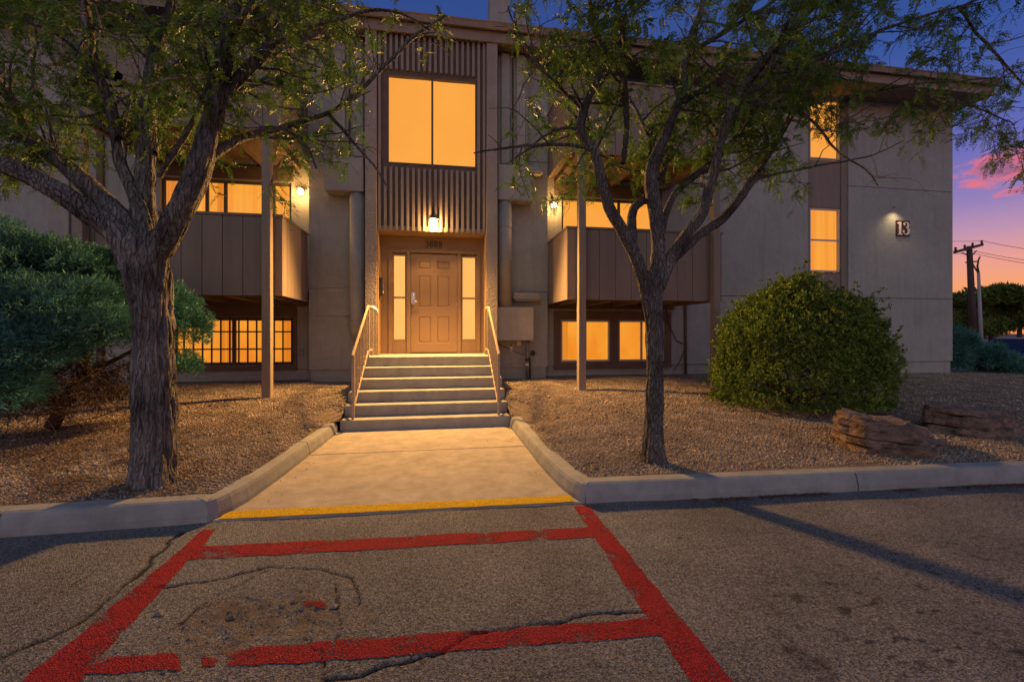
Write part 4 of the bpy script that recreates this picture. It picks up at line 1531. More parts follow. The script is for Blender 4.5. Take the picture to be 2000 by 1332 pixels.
sg = empty('number_sign', (11.47, YM, 3.82))
tag(sg, 'dark red plaque with pale number 13 on the grey stucco wall', 'sign')
q = MB()
q.box(11.27, 11.665, YM - 0.03, YM - 0.002, 3.82, 4.21)
q.build('plate', 'signplate', sg, bevel=0.004)
q = MB()
y_ = YM - 0.031
q.box(11.335, 11.395, y_ - 0.012, y_, 3.865, 4.165)
q.add([(11.335, y_ - 0.012, 4.165), (11.335, y_ - 0.012, 4.11), (11.285, y_ - 0.012, 4.12), (11.285, y_ - 0.012, 4.135), (11.335, y_, 4.165), (11.335, y_, 4.11), (11.285, y_, 4.12), (11.285, y_, 4.135)],
      [(0, 1, 2, 3), (4, 7, 6, 5), (0, 4, 5, 1), (1, 5, 6, 2), (2, 6, 7, 3), (3, 7, 4, 0)])
q.box(11.295, 11.435, y_ - 0.0125, y_, 3.845, 3.866)
q.build('digit', 'signdigit', sg)
top = [(11.545 + 0.065 * math.cos(a_), 4.095 + 0.065 * math.sin(a_)) for a_ in np.linspace(R(165), R(-75), 16)]
wt = [0.022 + 0.03 * max(0, math.cos(a_)) for a_ in np.linspace(R(165), R(-75), 16)]
bot = [(11.540 + 0.085 * math.cos(a_), 3.945 + 0.088 * math.sin(a_)) for a_ in np.linspace(R(80), R(-168), 18)]
wb = [0.022 + 0.038 * max(0, math.cos(a_)) for a_ in np.linspace(R(80), R(-168), 18)]
q = stroke(top, wt, y_, 0.012)
q2 = stroke(bot, wb, y_, 0.0125)
q.add(q2.v, q2.f)
q.lathe((11.495, y_ - 0.0128, 4.10), [(0.024, 0), (0.024, 0.0128)], 14, 'y')
q.lathe((11.470, y_ - 0.0128, 3.935), [(0.026, 0), (0.026, 0.0128)], 14, 'y')
q.build('digit', 'signdigit', sg)

hn = empty('house_number', (-0.11, YB, 3.13))
tag(hn, 'small dark house number 3888 above the front door', 'house number')


def arc(cx_, cz_, rx_, rz_, a0, a1, n_=14):
    return [(cx_ + rx_ * math.cos(a_), cz_ + rz_ * math.sin(a_)) for a_ in np.linspace(R(a0), R(a1), n_)]


dg_h, sw = 0.115, 0.016
for i, ch in enumerate('3888'):
    cx_ = -0.245 + i * 0.09
    zc = 3.195
    if ch == '3':
        parts_ = [arc(cx_, zc + 0.028, 0.026, 0.027, 160, -90), arc(cx_, zc - 0.029, 0.029, 0.030, 90, -160)]
    else:
        parts_ = [arc(cx_, zc + 0.028, 0.025, 0.026, 0, 360, 20), arc(cx_, zc - 0.029, 0.029, 0.030, 0, 360, 20)]
    mbd = MB()
    for p_ in parts_:
        s_ = stroke(p_, [sw] * len(p_), YB - 0.002 - 0.0005 * (p_ is parts_[0]), 0.01)
        mbd.add(s_.v, s_.f)
    mbd.build('digit', 'digit', hn)

q = empty('intercom', (-1.14, 8.95, 2.2))
tag(q, 'dark grey intercom box on the left side of the entry recess', 'intercom')
b_ = MB().box(-1.141, -1.075, 8.86, 9.0, 2.12, 2.46)
b_.build('housing', 'black', q, bevel=0.01)
MB().box(-1.0745, -1.068, 8.875, 8.985, 2.26, 2.44).build('panel', 'pipe', q, bevel=0.003)
MB().box(-1.0745, -1.066, 8.90, 8.96, 2.16, 2.21).build('button', 'white', q, bevel=0.003)

eb = empty('electrical_box', (-2.42, YB, 1.05))
tag(eb, 'small grey electrical box on the wall right of the barred window', 'box')
p0 = aty(588, 688, YB)
MB().box(p0.x - 0.05, p0.x + 0.05, YB - 0.055, YB - 0.002, p0.z - 0.075, p0.z + 0.075).build('housing', 'pipe', eb, bevel=0.008)
MB().box(p0.x - 0.03, p0.x + 0.03, YB - 0.062, YB - 0.056, p0.z - 0.05, p0.z + 0.05).build('cover', 'pipe', eb, bevel=0.003)

ut = empty('utility_pipe', (1.84, 9.05, 0.4))
tag(ut, 'grey utility riser pipe with round valve below the duct box', 'pipe')
MB().tube([(1.80, 9.06, 0.38), (1.80, 9.06, 1.16), (1.84, 9.06, 1.215), (1.84, 9.14, 1.22)], 0.028, 12).build('riser', 'pipe', ut, smooth=True)
MB().tube([(1.865, 9.08, 0.38), (1.865, 9.08, 0.80), (1.865, 9.10, 0.88)], 0.018, 10).build('riser', 'black', ut, smooth=True)
MB().lathe((1.92, 9.03, 0.98), [(0.05, 0.0), (0.055, 0.02), (0.055, 0.05), (0.03, 0.06)], 18, 'y').build('valve', 'black', ut, smooth=True)
MB().tube([(1.80, 9.06, 0.98), (1.92, 9.06, 0.98)], 0.02, 10).build('branch_pipe', 'pipe', ut, smooth=True)
for zz_ in (0.72, 0.82):
    MB().lathe((1.80, 9.06, zz_), [(0.038, 0), (0.038, 0.05)], 12).build('coupling', 'white' if zz_ < 0.8 else 'black', ut)
MB().box(1.60, 1.68, 9.12, YB - 0.004, 1.14, 1.24).build('junction_box', 'white', ut, bevel=0.006)
MB().tube([(1.15, YB - 0.012, 1.20), (1.45, YB - 0.015, 1.06), (1.77, YB - 0.012, 0.92)], 0.008, 6).build('cable', 'brown', ut)
tg = empty('wall_tag', (1.47, YB, 1.05))
tag(tg, 'small white tag hanging on the wall under the duct box', 'tag')
MB().box(1.455, 1.515, YB - 0.02, YB - 0.010, 1.02, 1.12).build('plate', 'white', tg, bevel=0.004)
MB().tube([(1.485, YB - 0.012, 1.115), (1.485, YB - 0.010, 1.17)], 0.012, 8).build('hook', 'brown', tg)
# ------------------------------------------------------------------ trees
def catmull(P, rad, step):
    out, ro = [], []
    P = [np.array(p, float) for p in P]
    for i in range(len(P) - 1):
        p0, p1, p2, p3 = P[max(i - 1, 0)], P[i], P[i + 1], P[min(i + 2, len(P) - 1)]
        n_ = max(2, int(np.linalg.norm(p2 - p1) / step))
        for k in range(n_):
            t = k / n_
            out.append(0.5 * ((2 * p1) + (-p0 + p2) * t + (2 * p0 - 5 * p1 + 4 * p2 - p3) * t * t + (-p0 + 3 * p1 - 3 * p2 + p3) * t ** 3))
            ro.append(rad[i] * (1 - t) + rad[i + 1] * t)
    out.append(P[-1])
    ro.append(rad[-1])
    return np.array(out), np.array(ro)


def bark_tube(mb, pts, rad, n, amp, seed):
    """a limb with furrowed bark: radius follows stretched ridged noise"""
    k0 = len(mb.v)
    prev = None
    for i in range(len(pts)):
        p = Vector(pts[i])
        d = Vector(pts[min(i + 1, len(pts) - 1)]) - Vector(pts[max(i - 1, 0)])
        d.normalize()
        s = Vector((0.94, 0.33, 0.1)).cross(d) if prev is None else prev - d * prev.dot(d)
        s.normalize()
        prev = s
        u = d.cross(s)
        h = i * 0.03
        for j in range(n):
            a = 2 * math.pi * j / n
            c_, s_ = math.cos(a), math.sin(a)
            kf = 1.1 + 11.0 * min(rad[i], 0.24)
            q = Vector((c_ * kf + seed, s_ * kf, (p.z + p.x * 0.5) * 2.4))
            r1 = abs(mnoise.noise(q)) * 2
            r2 = abs(mnoise.noise(q * 2.3 + Vector((5, 1, 2)))) * 2
            lump = mnoise.noise(Vector((c_ * 0.9 + seed * 3, s_ * 0.9, p.z * 1.7)))
            flare = max(0.0, 0.42 - p.z) * 1.1 * max(0, math.sin(a * 2.5 + seed) + 0.55 * math.sin(a * 4 + 1)) if n > 90 else 0.0
            rr = rad[i] * (1 + flare + amp * (0.9 * r1 + 0.5 * r2 - 0.7) + 0.10 * lump)
            mb.v.append(tuple(p + (s * c_ + u * s_) * rr))
    for i in range(len(pts) - 1):
        for j in range(n):
            a, b = k0 + i * n + j, k0 + i * n + (j + 1) % n
            mb.f.append((a, b, b + n, a + n))
    mb.f.append(tuple(k0 + (len(pts) - 1) * n + j for j in range(n)))


def rand_perp(d, rg):
    v = rg.normal(size=3)
    v -= d * v.dot(d)
    return v / (np.linalg.norm(v) + 1e-9)


def walk_branch(p, d, L, n_, kink, grav, rg):
    pts = [p.copy()]
    for i in range(n_):
        d = d + rg.normal(size=3) * kink
        d[2] -= grav
        d /= np.linalg.norm(d)
        p = p + d * (L / n_)
        pts.append(p.copy())
    return np.array(pts), d


def fronds(P, A, L, rg, K=8, leaf=0.021, wid=0.0066, droop=0.35):
    """pinnate leaves: K pairs of leaflets on each rachis; returns verts, quads, tint"""
    n_ = len(P)
    A = A / np.linalg.norm(A, axis=1, keepdims=True)
    rv = rg.normal(size=(n_, 3)) * 0.55 + np.array([0, 0, 1.0])
    S = np.cross(A, rv)
    S /= np.linalg.norm(S, axis=1, keepdims=True) + 1e-9
    U = np.cross(S, A)
    t = (np.arange(K) + 0.8) / (K + 0.3)
    R_ = P[:, None] + A[:, None] * (L[:, None, None] * t[None, :, None])
    R_[:, :, 2] -= droop * L[:, None] * t[None] ** 2
    prof = (0.62 + 0.5 * np.sin(np.pi * (t * 0.8 + 0.12)))[None, :, None]
    V_ = []
    for sg_ in (-1, 1):
        jit = rg.normal(size=(n_, K, 3)) * 0.16
        D = sg_ * S[:, None] * 0.93 + A[:, None] * 0.36 + jit
        D[:, :, 2] -= 0.16
        ll = leaf * prof * rg.uniform(0.8, 1.2, (n_, 1, 1)) * (L / 0.12)[:, None, None] ** 0.5
        W_ = A[:, None] * (wid * prof) + U[:, None] * rg.normal(0, 0.002, (n_, K, 1))
        b = R_
        V_.append(np.stack([b, b + D * ll * 0.5 + W_, b + D * ll, b + D * ll * 0.5 - W_], 2))
    V_ = np.stack(V_, 1).reshape(-1, 3)
    # the rachis itself
    e = R_[:, -1]
    m_ = R_[:, K // 2]
    wv = S * 0.0011
    Rv = np.stack([P - wv, P + wv, m_ + wv, m_ - wv, m_ - wv, m_ + wv, e + wv * 0.5, e - wv * 0.5], 1).reshape(-1, 3)
    Vall = np.concatenate([V_, Rv])
    F_ = np.arange(len(Vall)).reshape(-1, 4)
    ti = np.clip(rg.beta(2, 3.2, n_), 0, 1)
    tint = np.concatenate([np.tile(np.repeat(ti, K * 4).reshape(n_, -1), (1, 2)).ravel(), np.repeat(ti, 8)])
    return Vall, F_, tint


def tree(name, label, base, trunk, limbs, seed, keep, bark, n_side, per_limb, group, twigs_per=7, frond_per=6.9, skip_leaf=()):
    rg = np.random.default_rng(seed)
    root = empty(name, base)
    tag(root, label, 'tree', group)
    mbt = MB()
    tp, tr = trunk
    P, rr = catmull(tp, tr, 0.035)
    bark_tube(mbt, P, rr, 96, 0.17, seed)
    mbt.build('trunk', bark, root, smooth=True)
    tw = MB()
    FP, FA, FL = [], [], []
    for li, (pts, rad, leafy, t0) in enumerate(limbs):
        P, rr = catmull(pts, rad, 0.045)
        P = P + np.array([[0.012 * fbm(p[0] * 4, p[1] * 4, p[2] * 4 + k_) for k_ in (0, 9, 18)] for p in P])
        lb = MB()
        bark_tube(lb, P, rr, 48 if rr[0] > 0.06 else 24 if rr[0] > 0.035 else 10, 0.19, seed + li)
        lb.build('limb', bark, root, smooth=True)
        nb = int(per_limb * leafy)
        for k in range(nb):
            t = t0 + (1 - t0) * (k + rg.uniform(0, 1)) / max(nb, 1)
            i = min(int(t * (len(P) - 1)), len(P) - 2)
            d = P[i + 1] - P[i]
            d /= np.linalg.norm(d)
            pr = rand_perp(d, rg)
            bd = d * 0.55 + pr * 0.85 + np.array([0, 0, 0.12])
            bd /= np.linalg.norm(bd)
            L = rg.uniform(0.5, 1.15) * (1.1 - 0.5 * t)
            bp, _ = walk_branch(P[i], bd, L, 7, 0.22, 0.01, rg)
            if not keep(bp[-1], 0.25):
                bp = bp[:4]
            if not keep(bp[-1], 0.25):
                continue
            r0 = min(rr[i] * 0.5, 0.006 + 0.012 * L)
            tw.tube(bp, list(np.linspace(r0, 0.0025, len(bp))), 5, False)
            for q in range(twigs_per):
                tt = rg.uniform(0.2, 1.0)
                j = min(int(tt * (len(bp) - 1)), len(bp) - 2)
                d2 = bp[j + 1] - bp[j]
                d2 /= np.linalg.norm(d2)
                td = d2 * 0.5 + rand_perp(d2, rg) * 0.9
                td /= np.linalg.norm(td)
                tl = rg.uniform(0.12, 0.42)
                tp_, _ = walk_branch(bp[j], td, tl, 5, 0.35, 0.06, rg)
                if not keep(tp_[-1], 0.0):
                    continue
                tw.tube(tp_, list(np.linspace(0.0032, 0.0013, len(tp_))), 3, False)
                bare = rg.uniform() < (0.26 if li not in skip_leaf else 0.75)
                if bare:
                    continue
                nf = rg.poisson(frond_per)
                for f_ in range(nf):
                    x = rg.uniform(0.15, 1.0) * (len(tp_) - 1)
                    k2 = min(int(x), len(tp_) - 2)
                    pos = tp_[k2] + (tp_[k2 + 1] - tp_[k2]) * (x - k2)
                    if not keep(pos, 0.0):
                        continue
                    dd = tp_[k2 + 1] - tp_[k2]
                    dd /= np.linalg.norm(dd)
                    fa = dd * 0.45 + rand_perp(dd, rg) * 0.85 + np.array([0, 0, -0.12])
                    FP.append(pos)
                    FA.append(fa)
                    FL.append(rg.uniform(0.07, 0.145))
    tw.build('twigs', bark, root)
    V_, F_, ti = fronds(np.array(FP), np.array(FA), np.array(FL), rg)
    raw_mesh('crown', V_, F_, 'leaf', root, {'tint': ti})
    print(name, 'fronds', len(FP), 'quads', len(F_), 'twig verts', len(tw.v))
    return root


def wpx(px, py, Y, w):
    """a traced limb node: pixel, its depth, its width in pixels -> point and radius"""
    p = aty(px, py, Y)
    dist = (p - Vector((0, 0, CAM_Z))).dot(Vector((_s, _c, 0)))
    return (p.x, p.y, p.z), w / 2 / FPX * dist / math.sqrt(1 + ((px - 1000) / FPX) ** 2)


def limb(nodes, leafy=1.0, t0=0.25):
    q = [wpx(*n_) for n_ in nodes]
    return ([a for a, _ in q], [b for _, b in q], leafy, t0)


YT = 4.09
tb = atz(300, 935, 0.2)
q = [wpx(302, 965, YT, 118), wpx(301, 935, YT, 98), wpx(300, 900, YT, 92), wpx(301, 800, YT, 90), wpx(299, 700, YT, 86), wpx(296, 610, YT, 84), wpx(290, 545, YT, 92), wpx(284, 500, YT, 104), wpx(284, 470, YT, 84), wpx(284, 450, YT, 52)]
trunkL = ([a for a, _ in q], [b for _, b in q])
limbsL = [
    limb([(268, 520, YT, 62), (225, 455, YT - .03, 56), (150, 398, YT - .08, 52), (80, 355, YT - .12, 48), (0, 320, YT - .15, 46), (-110, 285, YT - .1, 40), (-230, 230, YT, 28)], 0.7, 0.45),
    limb([(275, 505, YT, 60), (235, 430, YT + .1, 50), (180, 370, YT + .2, 46), (110, 310, YT + .25, 42), (50, 268, YT + .3, 40), (0, 240, YT + .35, 36), (-90, 190, YT + .4, 26)], 0.8, 0.4),
    limb([(62, 272, YT + .3, 30), (35, 215, YT + .2, 26), (0, 165, YT + .1, 22), (-50, 90, YT, 16)], 0.9, 0.2),
    limb([(290, 470, YT + .05, 40), (262, 375, YT + .2, 30), (238, 325, YT + .25, 28), (228, 270, YT + .25, 26), (215, 205, YT + .2, 24), (188, 135, YT + .1, 22), (172, 60, YT, 20), (155, -40, YT - .1, 14)], 1.1, 0.35),
    limb([(285, 480, YT + .1, 64), (283, 400, YT + .25, 48), (285, 330, YT + .3, 40), (288, 250, YT + .35, 36), (292, 180, YT + .4, 32), (305, 100, YT + .45, 28), (330, 20, YT + .5, 22), (345, -70, YT + .55, 14)], 1.2, 0.35),
    limb([(300, 505, YT, 66), (335, 445, YT - .05, 54), (372, 375, YT - .1, 50), (395, 315, YT - .1, 48), (410, 250, YT - .1, 44), (428, 170, YT - .12, 38), (442, 90, YT - .15, 34), (458, 10, YT - .2, 30), (480, -80, YT - .25, 22)], 1.2, 0.45),
    limb([(388, 335, YT - .1, 27), (430, 292, YT + .05, 21), (500, 262, YT + .2, 16), (570, 246, YT + .3, 12), (640, 222, YT + .4, 10), (700, 180, YT + .45, 9), (745, 135, YT + .5, 8), (800, 80, YT + .55, 7), (870, 30, YT + .6, 4)], 1.2, 0.2),
    limb([(432, 190, YT - .1, 28), (480, 140, YT, 26), (530, 90, YT + .1, 22), (580, 40, YT + .2, 18), (640, -30, YT + .3, 12)], 1.1, 0.15),
    limb([(310, 345, YT + .2, 14), (345, 292, YT + .1, 13), (380, 230, YT, 12), (415, 150, YT - .1, 9)], 0.6, 0.3),
    limb([(228, 150, YT + .35, 26), (165, 120, YT + .5, 28), (130, 60, YT + .6, 26), (100, 0, YT + .7, 22), (60, -80, YT + .8, 16)], 0.9, 0.3),
    limb([(520, 95, YT + .1, 12), (590, 60, YT, 10), (660, 40, YT - .1, 8), (760, 20, YT - .1, 6), (840, 60, YT, 4)], 0.6, 0.1),
    limb([(640, 222, YT + .4, 8), (680, 265, YT + .4, 6), (740, 335, YT + .45, 4), (760, 372, YT + .45, 3)], 0.12, 0.4),
    limb([(560, 248, YT + .3, 10), (600, 290, YT + .2, 7), (620, 330, YT + .15, 4)], 0.35, 0.3),
]
# one side of the crown hangs toward the camera, one toward the building: extra leaders in depth
for (px, py, Y0, Y1, ex, ey) in ((300, 300, YT + .3, YT + 1.5, 330, 150), (420, 200, YT, YT + 1.4, 560, 130), (230, 270, YT + .2, YT + 1.6, 120, 200),
                                 (100, 300, YT + .2, YT + 1.3, 20, 260), (440, 90, YT - .1, YT - 1.0, 520, -60), (180, 100, YT, YT - 1.0, 140, -80), (500, 120, YT, YT + 1.1, 640, 60)):
    limbsL.append(limb([(px, py, Y0, 16), ((px + ex) / 2 + 10, (py + ey) / 2, (Y0 + Y1) / 2, 12), (ex, ey, Y1, 7)], 0.75, 0.2))


def keepL(p, slack):
    x, y, z_ = p
    if z_ < 2.28 - slack or z_ > 5.6 or y < 2.4:
        return False
    return x < -0.62 * (y / YT) + slack * 0.6 if z_ < 4.2 else x < 0.1 + slack


tree('locust_tree', 'large locust tree with thick dark trunk and spreading limbs left of the entry walk', (tb.x, YT, 0.15), trunkL, limbsL, 31, keepL, 'bark', 44, 13,
     'locust trees flanking the entry walk', twigs_per=7, frond_per=6.9, skip_leaf=(10, 11))

YR = 4.0
rb_ = atz(1277, 890, 0.22)
q = [wpx(1276, 912, YR, 54), wpx(1276, 892, YR, 42), wpx(1276, 860, YR, 36), wpx(1278, 780, YR, 33), wpx(1279, 700, YR, 32), wpx(1277, 630, YR, 34), wpx(1272, 575, YR, 40), wpx(1273, 545, YR, 36), wpx(1278, 520, YR, 25)]
trunkR = ([a for a, _ in q], [b for _, b in q])
limbsR = [
    limb([(1268, 590, YR, 29.6), (1246, 515, YR - .03, 26.1), (1218, 455, YR - .06, 24.4), (1190, 405, YR - .1, 22.6), (1173, 350, YR - .1, 20.9), (1160, 300, YR - .1, 19.1), (1135, 262, YR - .1, 17.4), (1140, 215, YR, 15.7), (1165, 160, YR + .1, 13.1), (1180, 110, YR + .15, 10.4)], 1.0, 0.45),
    limb([(1236, 485, YR - .05, 20.9), (1232, 440, YR + .05, 19.1), (1238, 408, YR + .12, 17.4), (1262, 388, YR + .2, 15.7), (1290, 350, YR + .3, 12.2), (1310, 290, YR + .4, 8.7)], 0.5, 0.5),
    limb([(1280, 570, YR, 31.3), (1287, 490, YR, 27.8), (1280, 410, YR + .02, 27.8), (1272, 335, YR + .05, 26.1), (1300, 265, YR + .1, 20.9), (1328, 190, YR + .15, 17.4), (1342, 100, YR + .2, 13.9), (1375, 0, YR + .25, 10.4), (1400, -80, YR + .3, 7.0)], 1.15, 0.4),
    limb([(1285, 560, YR, 26.1), (1325, 480, YR - .05, 22.6), (1368, 425, YR - .1, 22.6), (1390, 355, YR - .1, 20.9), (1408, 270, YR - .1, 19.1), (1440, 195, YR - .1, 17.4), (1480, 130, YR - .12, 14.8), (1545, 62, YR - .15, 11.3), (1620, -20, YR - .2, 7.0)], 1.15, 0.4),
    limb([(1300, 520, YR, 17.4), (1365, 460, YR + .1, 19.1), (1420, 418, YR + .15, 19.1), (1470, 350, YR + .2, 16.5), (1515, 280, YR + .25, 13.1), (1560, 205, YR + .3, 10.4), (1620, 130, YR + .35, 7.0)], 1.1, 0.4),
    limb([(1286, 470, YR + .05, 15.7), (1318, 380, YR + .2, 13.9), (1390, 318, YR + .3, 13.1), (1430, 280, YR + .35, 11.3), (1500, 200, YR + .4, 7.8)], 0.8, 0.4),
    limb([(1160, 300, YR - .1, 8.7), (1120, 285, YR - .2, 7.0), (1050, 284, YR - .25, 6.1), (980, 290, YR - .3, 4.3), (925, 300, YR - .3, 2.6)], 0.45, 0.35),
    limb([(1215, 320, YR + .1, 11.3), (1224, 250, YR + .1, 12.2), (1222, 180, YR + .1, 13.1), (1200, 120, YR + .05, 12.2), (1165, 70, YR, 11.3), (1152, 0, YR - .05, 8.7), (1140, -60, YR - .1, 5.2)], 1.1, 0.3),
    limb([(1445, 190, YR - .1, 12.2), (1520, 150, YR - .2, 11.3), (1600, 115, YR - .25, 9.6), (1700, 70, YR - .3, 7.8), (1790, 35, YR - .35, 7.0), (1880, 12, YR - .4, 5.2), (1960, -20, YR - .4, 3.5)], 1.0, 0.15),
    limb([(1480, 215, YR + .2, 8.7), (1580, 205, YR + .1, 7.0), (1680, 185, YR, 6.1), (1780, 165, YR - .1, 5.2), (1870, 158, YR - .1, 4.3), (1990, 150, YR - .2, 2.6)], 0.9, 0.15),
    limb([(1870, 12, YR - .4, 7.0), (1900, 55, YR - .45, 7.0), (1935, 95, YR - .5, 7.0), (1975, 140, YR - .5, 6.1), (2030, 200, YR - .5, 3.5)], 0.4, 0.2),
    limb([(1555, 215, YR + .3, 7.0), (1600, 250, YR + .2, 6.1), (1640, 300, YR + .1, 5.2), (1690, 330, YR, 3.5), (1715, 362, YR, 2.6)], 0.4, 0.2),
    limb([(1780, 168, YR - .1, 5.2), (1850, 200, YR - .2, 5.2), (1920, 215, YR - .3, 4.3), (1980, 245, YR - .3, 2.6)], 0.7, 0.2),
    limb([(1140, 215, YR, 8.7), (1090, 170, YR + .1, 7.0), (1040, 110, YR + .1, 5.2), (1010, 60, YR + .1, 4.3), (990, 10, YR + .1, 2.6)], 0.7, 0.2),
    limb([(1340, 110, YR + .2, 10.4), (1420, 60, YR + .3, 8.7), (1500, 10, YR + .4, 7.0), (1560, -40, YR + .4, 4.3)], 1.0, 0.1),
    limb([(1640, 100, YR - .25, 6.1), (1650, 40, YR - .2, 5.2), (1660, -20, YR - .2, 3.5)], 0.7, 0.1),
    limb([(1470, 350, YR + .2, 7.8), (1560, 330, YR + .1, 6.1), (1620, 320, YR, 4.3), (1700, 305, YR - .1, 3.5), (1765, 275, YR - .1, 1.7)], 0.4, 0.1),
]
for (px, py, Y0, Y1, ex, ey) in ((1280, 350, YR, YR + 1.4, 1230, 190), (1330, 200, YR + .1, YR + 1.6, 1420, 130), (1440, 200, YR, YR + 1.5, 1500, 210), (1170, 330, YR - .1, YR + 1.2, 1100, 200),
                                 (1450, 180, YR - .1, YR - 1.0, 1540, 40), (1220, 200, YR + .1, YR - .9, 1200, -20), (1520, 150, YR - .2, YR + .9, 1640, 150), (1400, 290, YR, YR + 1.3, 1380, 230)):
    limbsR.append(limb([(px, py, Y0, 13), ((px + ex) / 2 + 10, (py + ey) / 2, (Y0 + Y1) / 2, 10), (ex, ey, Y1, 6)], 0.75, 0.2))


def keepR(p, slack):
    x, y, z_ = p
    if z_ < 2.25 - slack or z_ > 5.4 or y < 2.3:
        return False
    if y > 3.9 and x > 3.9 * y / 4 and z_ < 3.0 + 0.1 * y and z_ < 3.4:
        return False
    return x > 0.62 * (y / YR) - slack * 0.8


tree('locust_tree', 'slender forked locust tree with feathery crown right of the entry walk', (rb_.x, YR, 0.15), trunkR, limbsR, 57, keepR, 'bark_dark', 40, 13,
     'locust trees flanking the entry walk', twigs_per=7, frond_per=8.6, skip_leaf=(6, 10, 11, 13))


# ------------------------------------------------------------------ shrubs
def sprays(C, D, rg, nb, ln, wd, spread):
    """tufts of narrow blades at points C along D"""
    n_ = len(C)
    D = D / np.linalg.norm(D, axis=1, keepdims=True)
    out = []
    for k in range(nb):
        d = D + rg.normal(size=(n_, 3)) * spread
        d /= np.linalg.norm(d, axis=1, keepdims=True)
        s = np.cross(d, rg.normal(size=(n_, 3)))
        s /= np.linalg.norm(s, axis=1, keepdims=True) + 1e-9
        L = ln * rg.uniform(0.6, 1.3, (n_, 1))
        b = C + rg.normal(size=(n_, 3)) * ln * 0.25
        out.append(np.stack([b, b + d * L * 0.45 + s * wd, b + d * L, b + d * L * 0.45 - s * wd], 1))
    V_ = np.stack(out, 1).reshape(-1, 3)
    return V_, np.arange(len(V_)).reshape(-1, 4)


def juniper(name, label, lobes, n_spray, ln, wd, seed, base, stems, group=None, dead=None, m='juniper'):
    rg = np.random.default_rng(seed)
    root = empty(name, base)
    tag(root, label, 'shrub', group)
    Cs, Ds, Ts = [], [], []
    area = np.array([l_[3] * l_[4] + l_[4] * l_[5] + l_[3] * l_[5] for l_ in lobes])
    for l_, w_ in zip(lobes, area / area.sum()):
        k = int(n_spray * w_)
        v = rg.normal(size=(k, 3))
        v /= np.linalg.norm(v, axis=1, keepdims=True)
        v[:, 2] = np.where(v[:, 2] < -0.35, -v[:, 2] * 0.5, v[:, 2])
        rr = 1 - rg.exponential(0.13, (k, 1))
        bumpy = np.array([1 + 0.34 * mnoise.noise(Vector(q_ * 3.1 + l_[0])) + 0.12 * mnoise.noise(Vector(q_ * 7.0)) for q_ in v])[:, None]
        c = np.array(l_[:3]) + v * np.array(l_[3:6]) * rr * bumpy
        d = v * np.array([1, 1, 0.6]) + np.array([0, 0, 0.25])
        Cs.append(c)
        Ds.append(d)
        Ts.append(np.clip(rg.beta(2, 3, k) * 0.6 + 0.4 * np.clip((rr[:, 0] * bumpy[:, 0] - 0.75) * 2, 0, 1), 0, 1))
    C_, D_, T_ = np.concatenate(Cs), np.concatenate(Ds), np.concatenate(Ts)
    NBL = 7
    V_, F_ = sprays(C_, D_, rg, NBL, ln, wd, 0.55)
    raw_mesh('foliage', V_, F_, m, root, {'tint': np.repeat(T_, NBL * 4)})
    mb = MB()
    for pts, r0, r1 in stems:
        mb.tube(pts, list(np.linspace(r0, r1, len(pts))), 9)
    mb.build('stem', 'deadtwig', root, smooth=True)
    if dead:
        rows = MB()
        for _ in range(dead[0]):
            x = rg.uniform(*dead[1])
            y = rg.uniform(*dead[2])
            z_ = rg.uniform(*dead[3])
            p, _d = walk_branch(np.array([x, y, z_]), np.array([rg.normal(), rg.normal(), -0.3]) / 1.5, rg.uniform(0.25, 0.6), 5, 0.14, 0.03, rg)
            rows.tube(p, list(np.linspace(0.006, 0.002, len(p))), 3, False)
        rows.build('dead_twigs', 'deadtwig', root)
        k = 3800
        cd = np.stack([rg.uniform(*dead[1], k), rg.uniform(*dead[2], k), rg.uniform(dead[3][0] + 0.12, dead[3][1] + 0.1, k)], -1)
        cd = cd[vfbm(cd[:, 0] * 4, cd[:, 2] * 6, 71) > 0.47]
        Vd, Fd = sprays(cd, rg.normal(size=cd.shape) + np.array([0, -0.3, -0.2]), rg, 6, 0.075, 0.0035, 0.5)
        raw_mesh('dead_foliage', Vd, Fd, 'deadtwig', root)
    print(name, len(F_))
    return root


jl = []
# layered fans of the big juniper: centre, half axes
for (px, py, Y_, wx, wz, wy) in ((20, 520, 5.6, .55, .34, .6), (110, 520, 5.8, .60, .30, .6), (60, 600, 5.1, .55, .30, .5), (200, 555, 6.0, .55, .30, .5), (290, 600, 6.2, .50, .32, .5),
                                 (345, 650, 6.3, .36, .42, .45), (355, 720, 6.4, .20, .22, .3), (25, 690, 4.9, .50, .28, .45), (150, 640, 5.3, .60, .27, .5), (240, 660, 5.9, .45, .22, .45),
                                 (-60, 600, 5.2, .7, .6, .8), (-70, 480, 5.8, .6, .35, .6), (-60, 760, 4.8, .5, .5, .5),
                                 (330, 600, 6.3, .30, .24, .4), (250, 610, 6.5, .6, .45, .5), (100, 560, 6.6, .9, .5, .6), (-10, 765, 4.9, .34, .22, .35), (70, 660, 5.0, .4, .2, .35), (150, 580, 5.4, .4, .2, .35), (225, 520, 6.1, .4, .2, .35)):
    p = aty(px, py, Y_)
    jl.append((p.x, p.y, p.z, wx, wy, wz))
jb = atz(90, 815, 0.25)
jt = lambda px, py, Y_: tuple(aty(px, py, Y_))
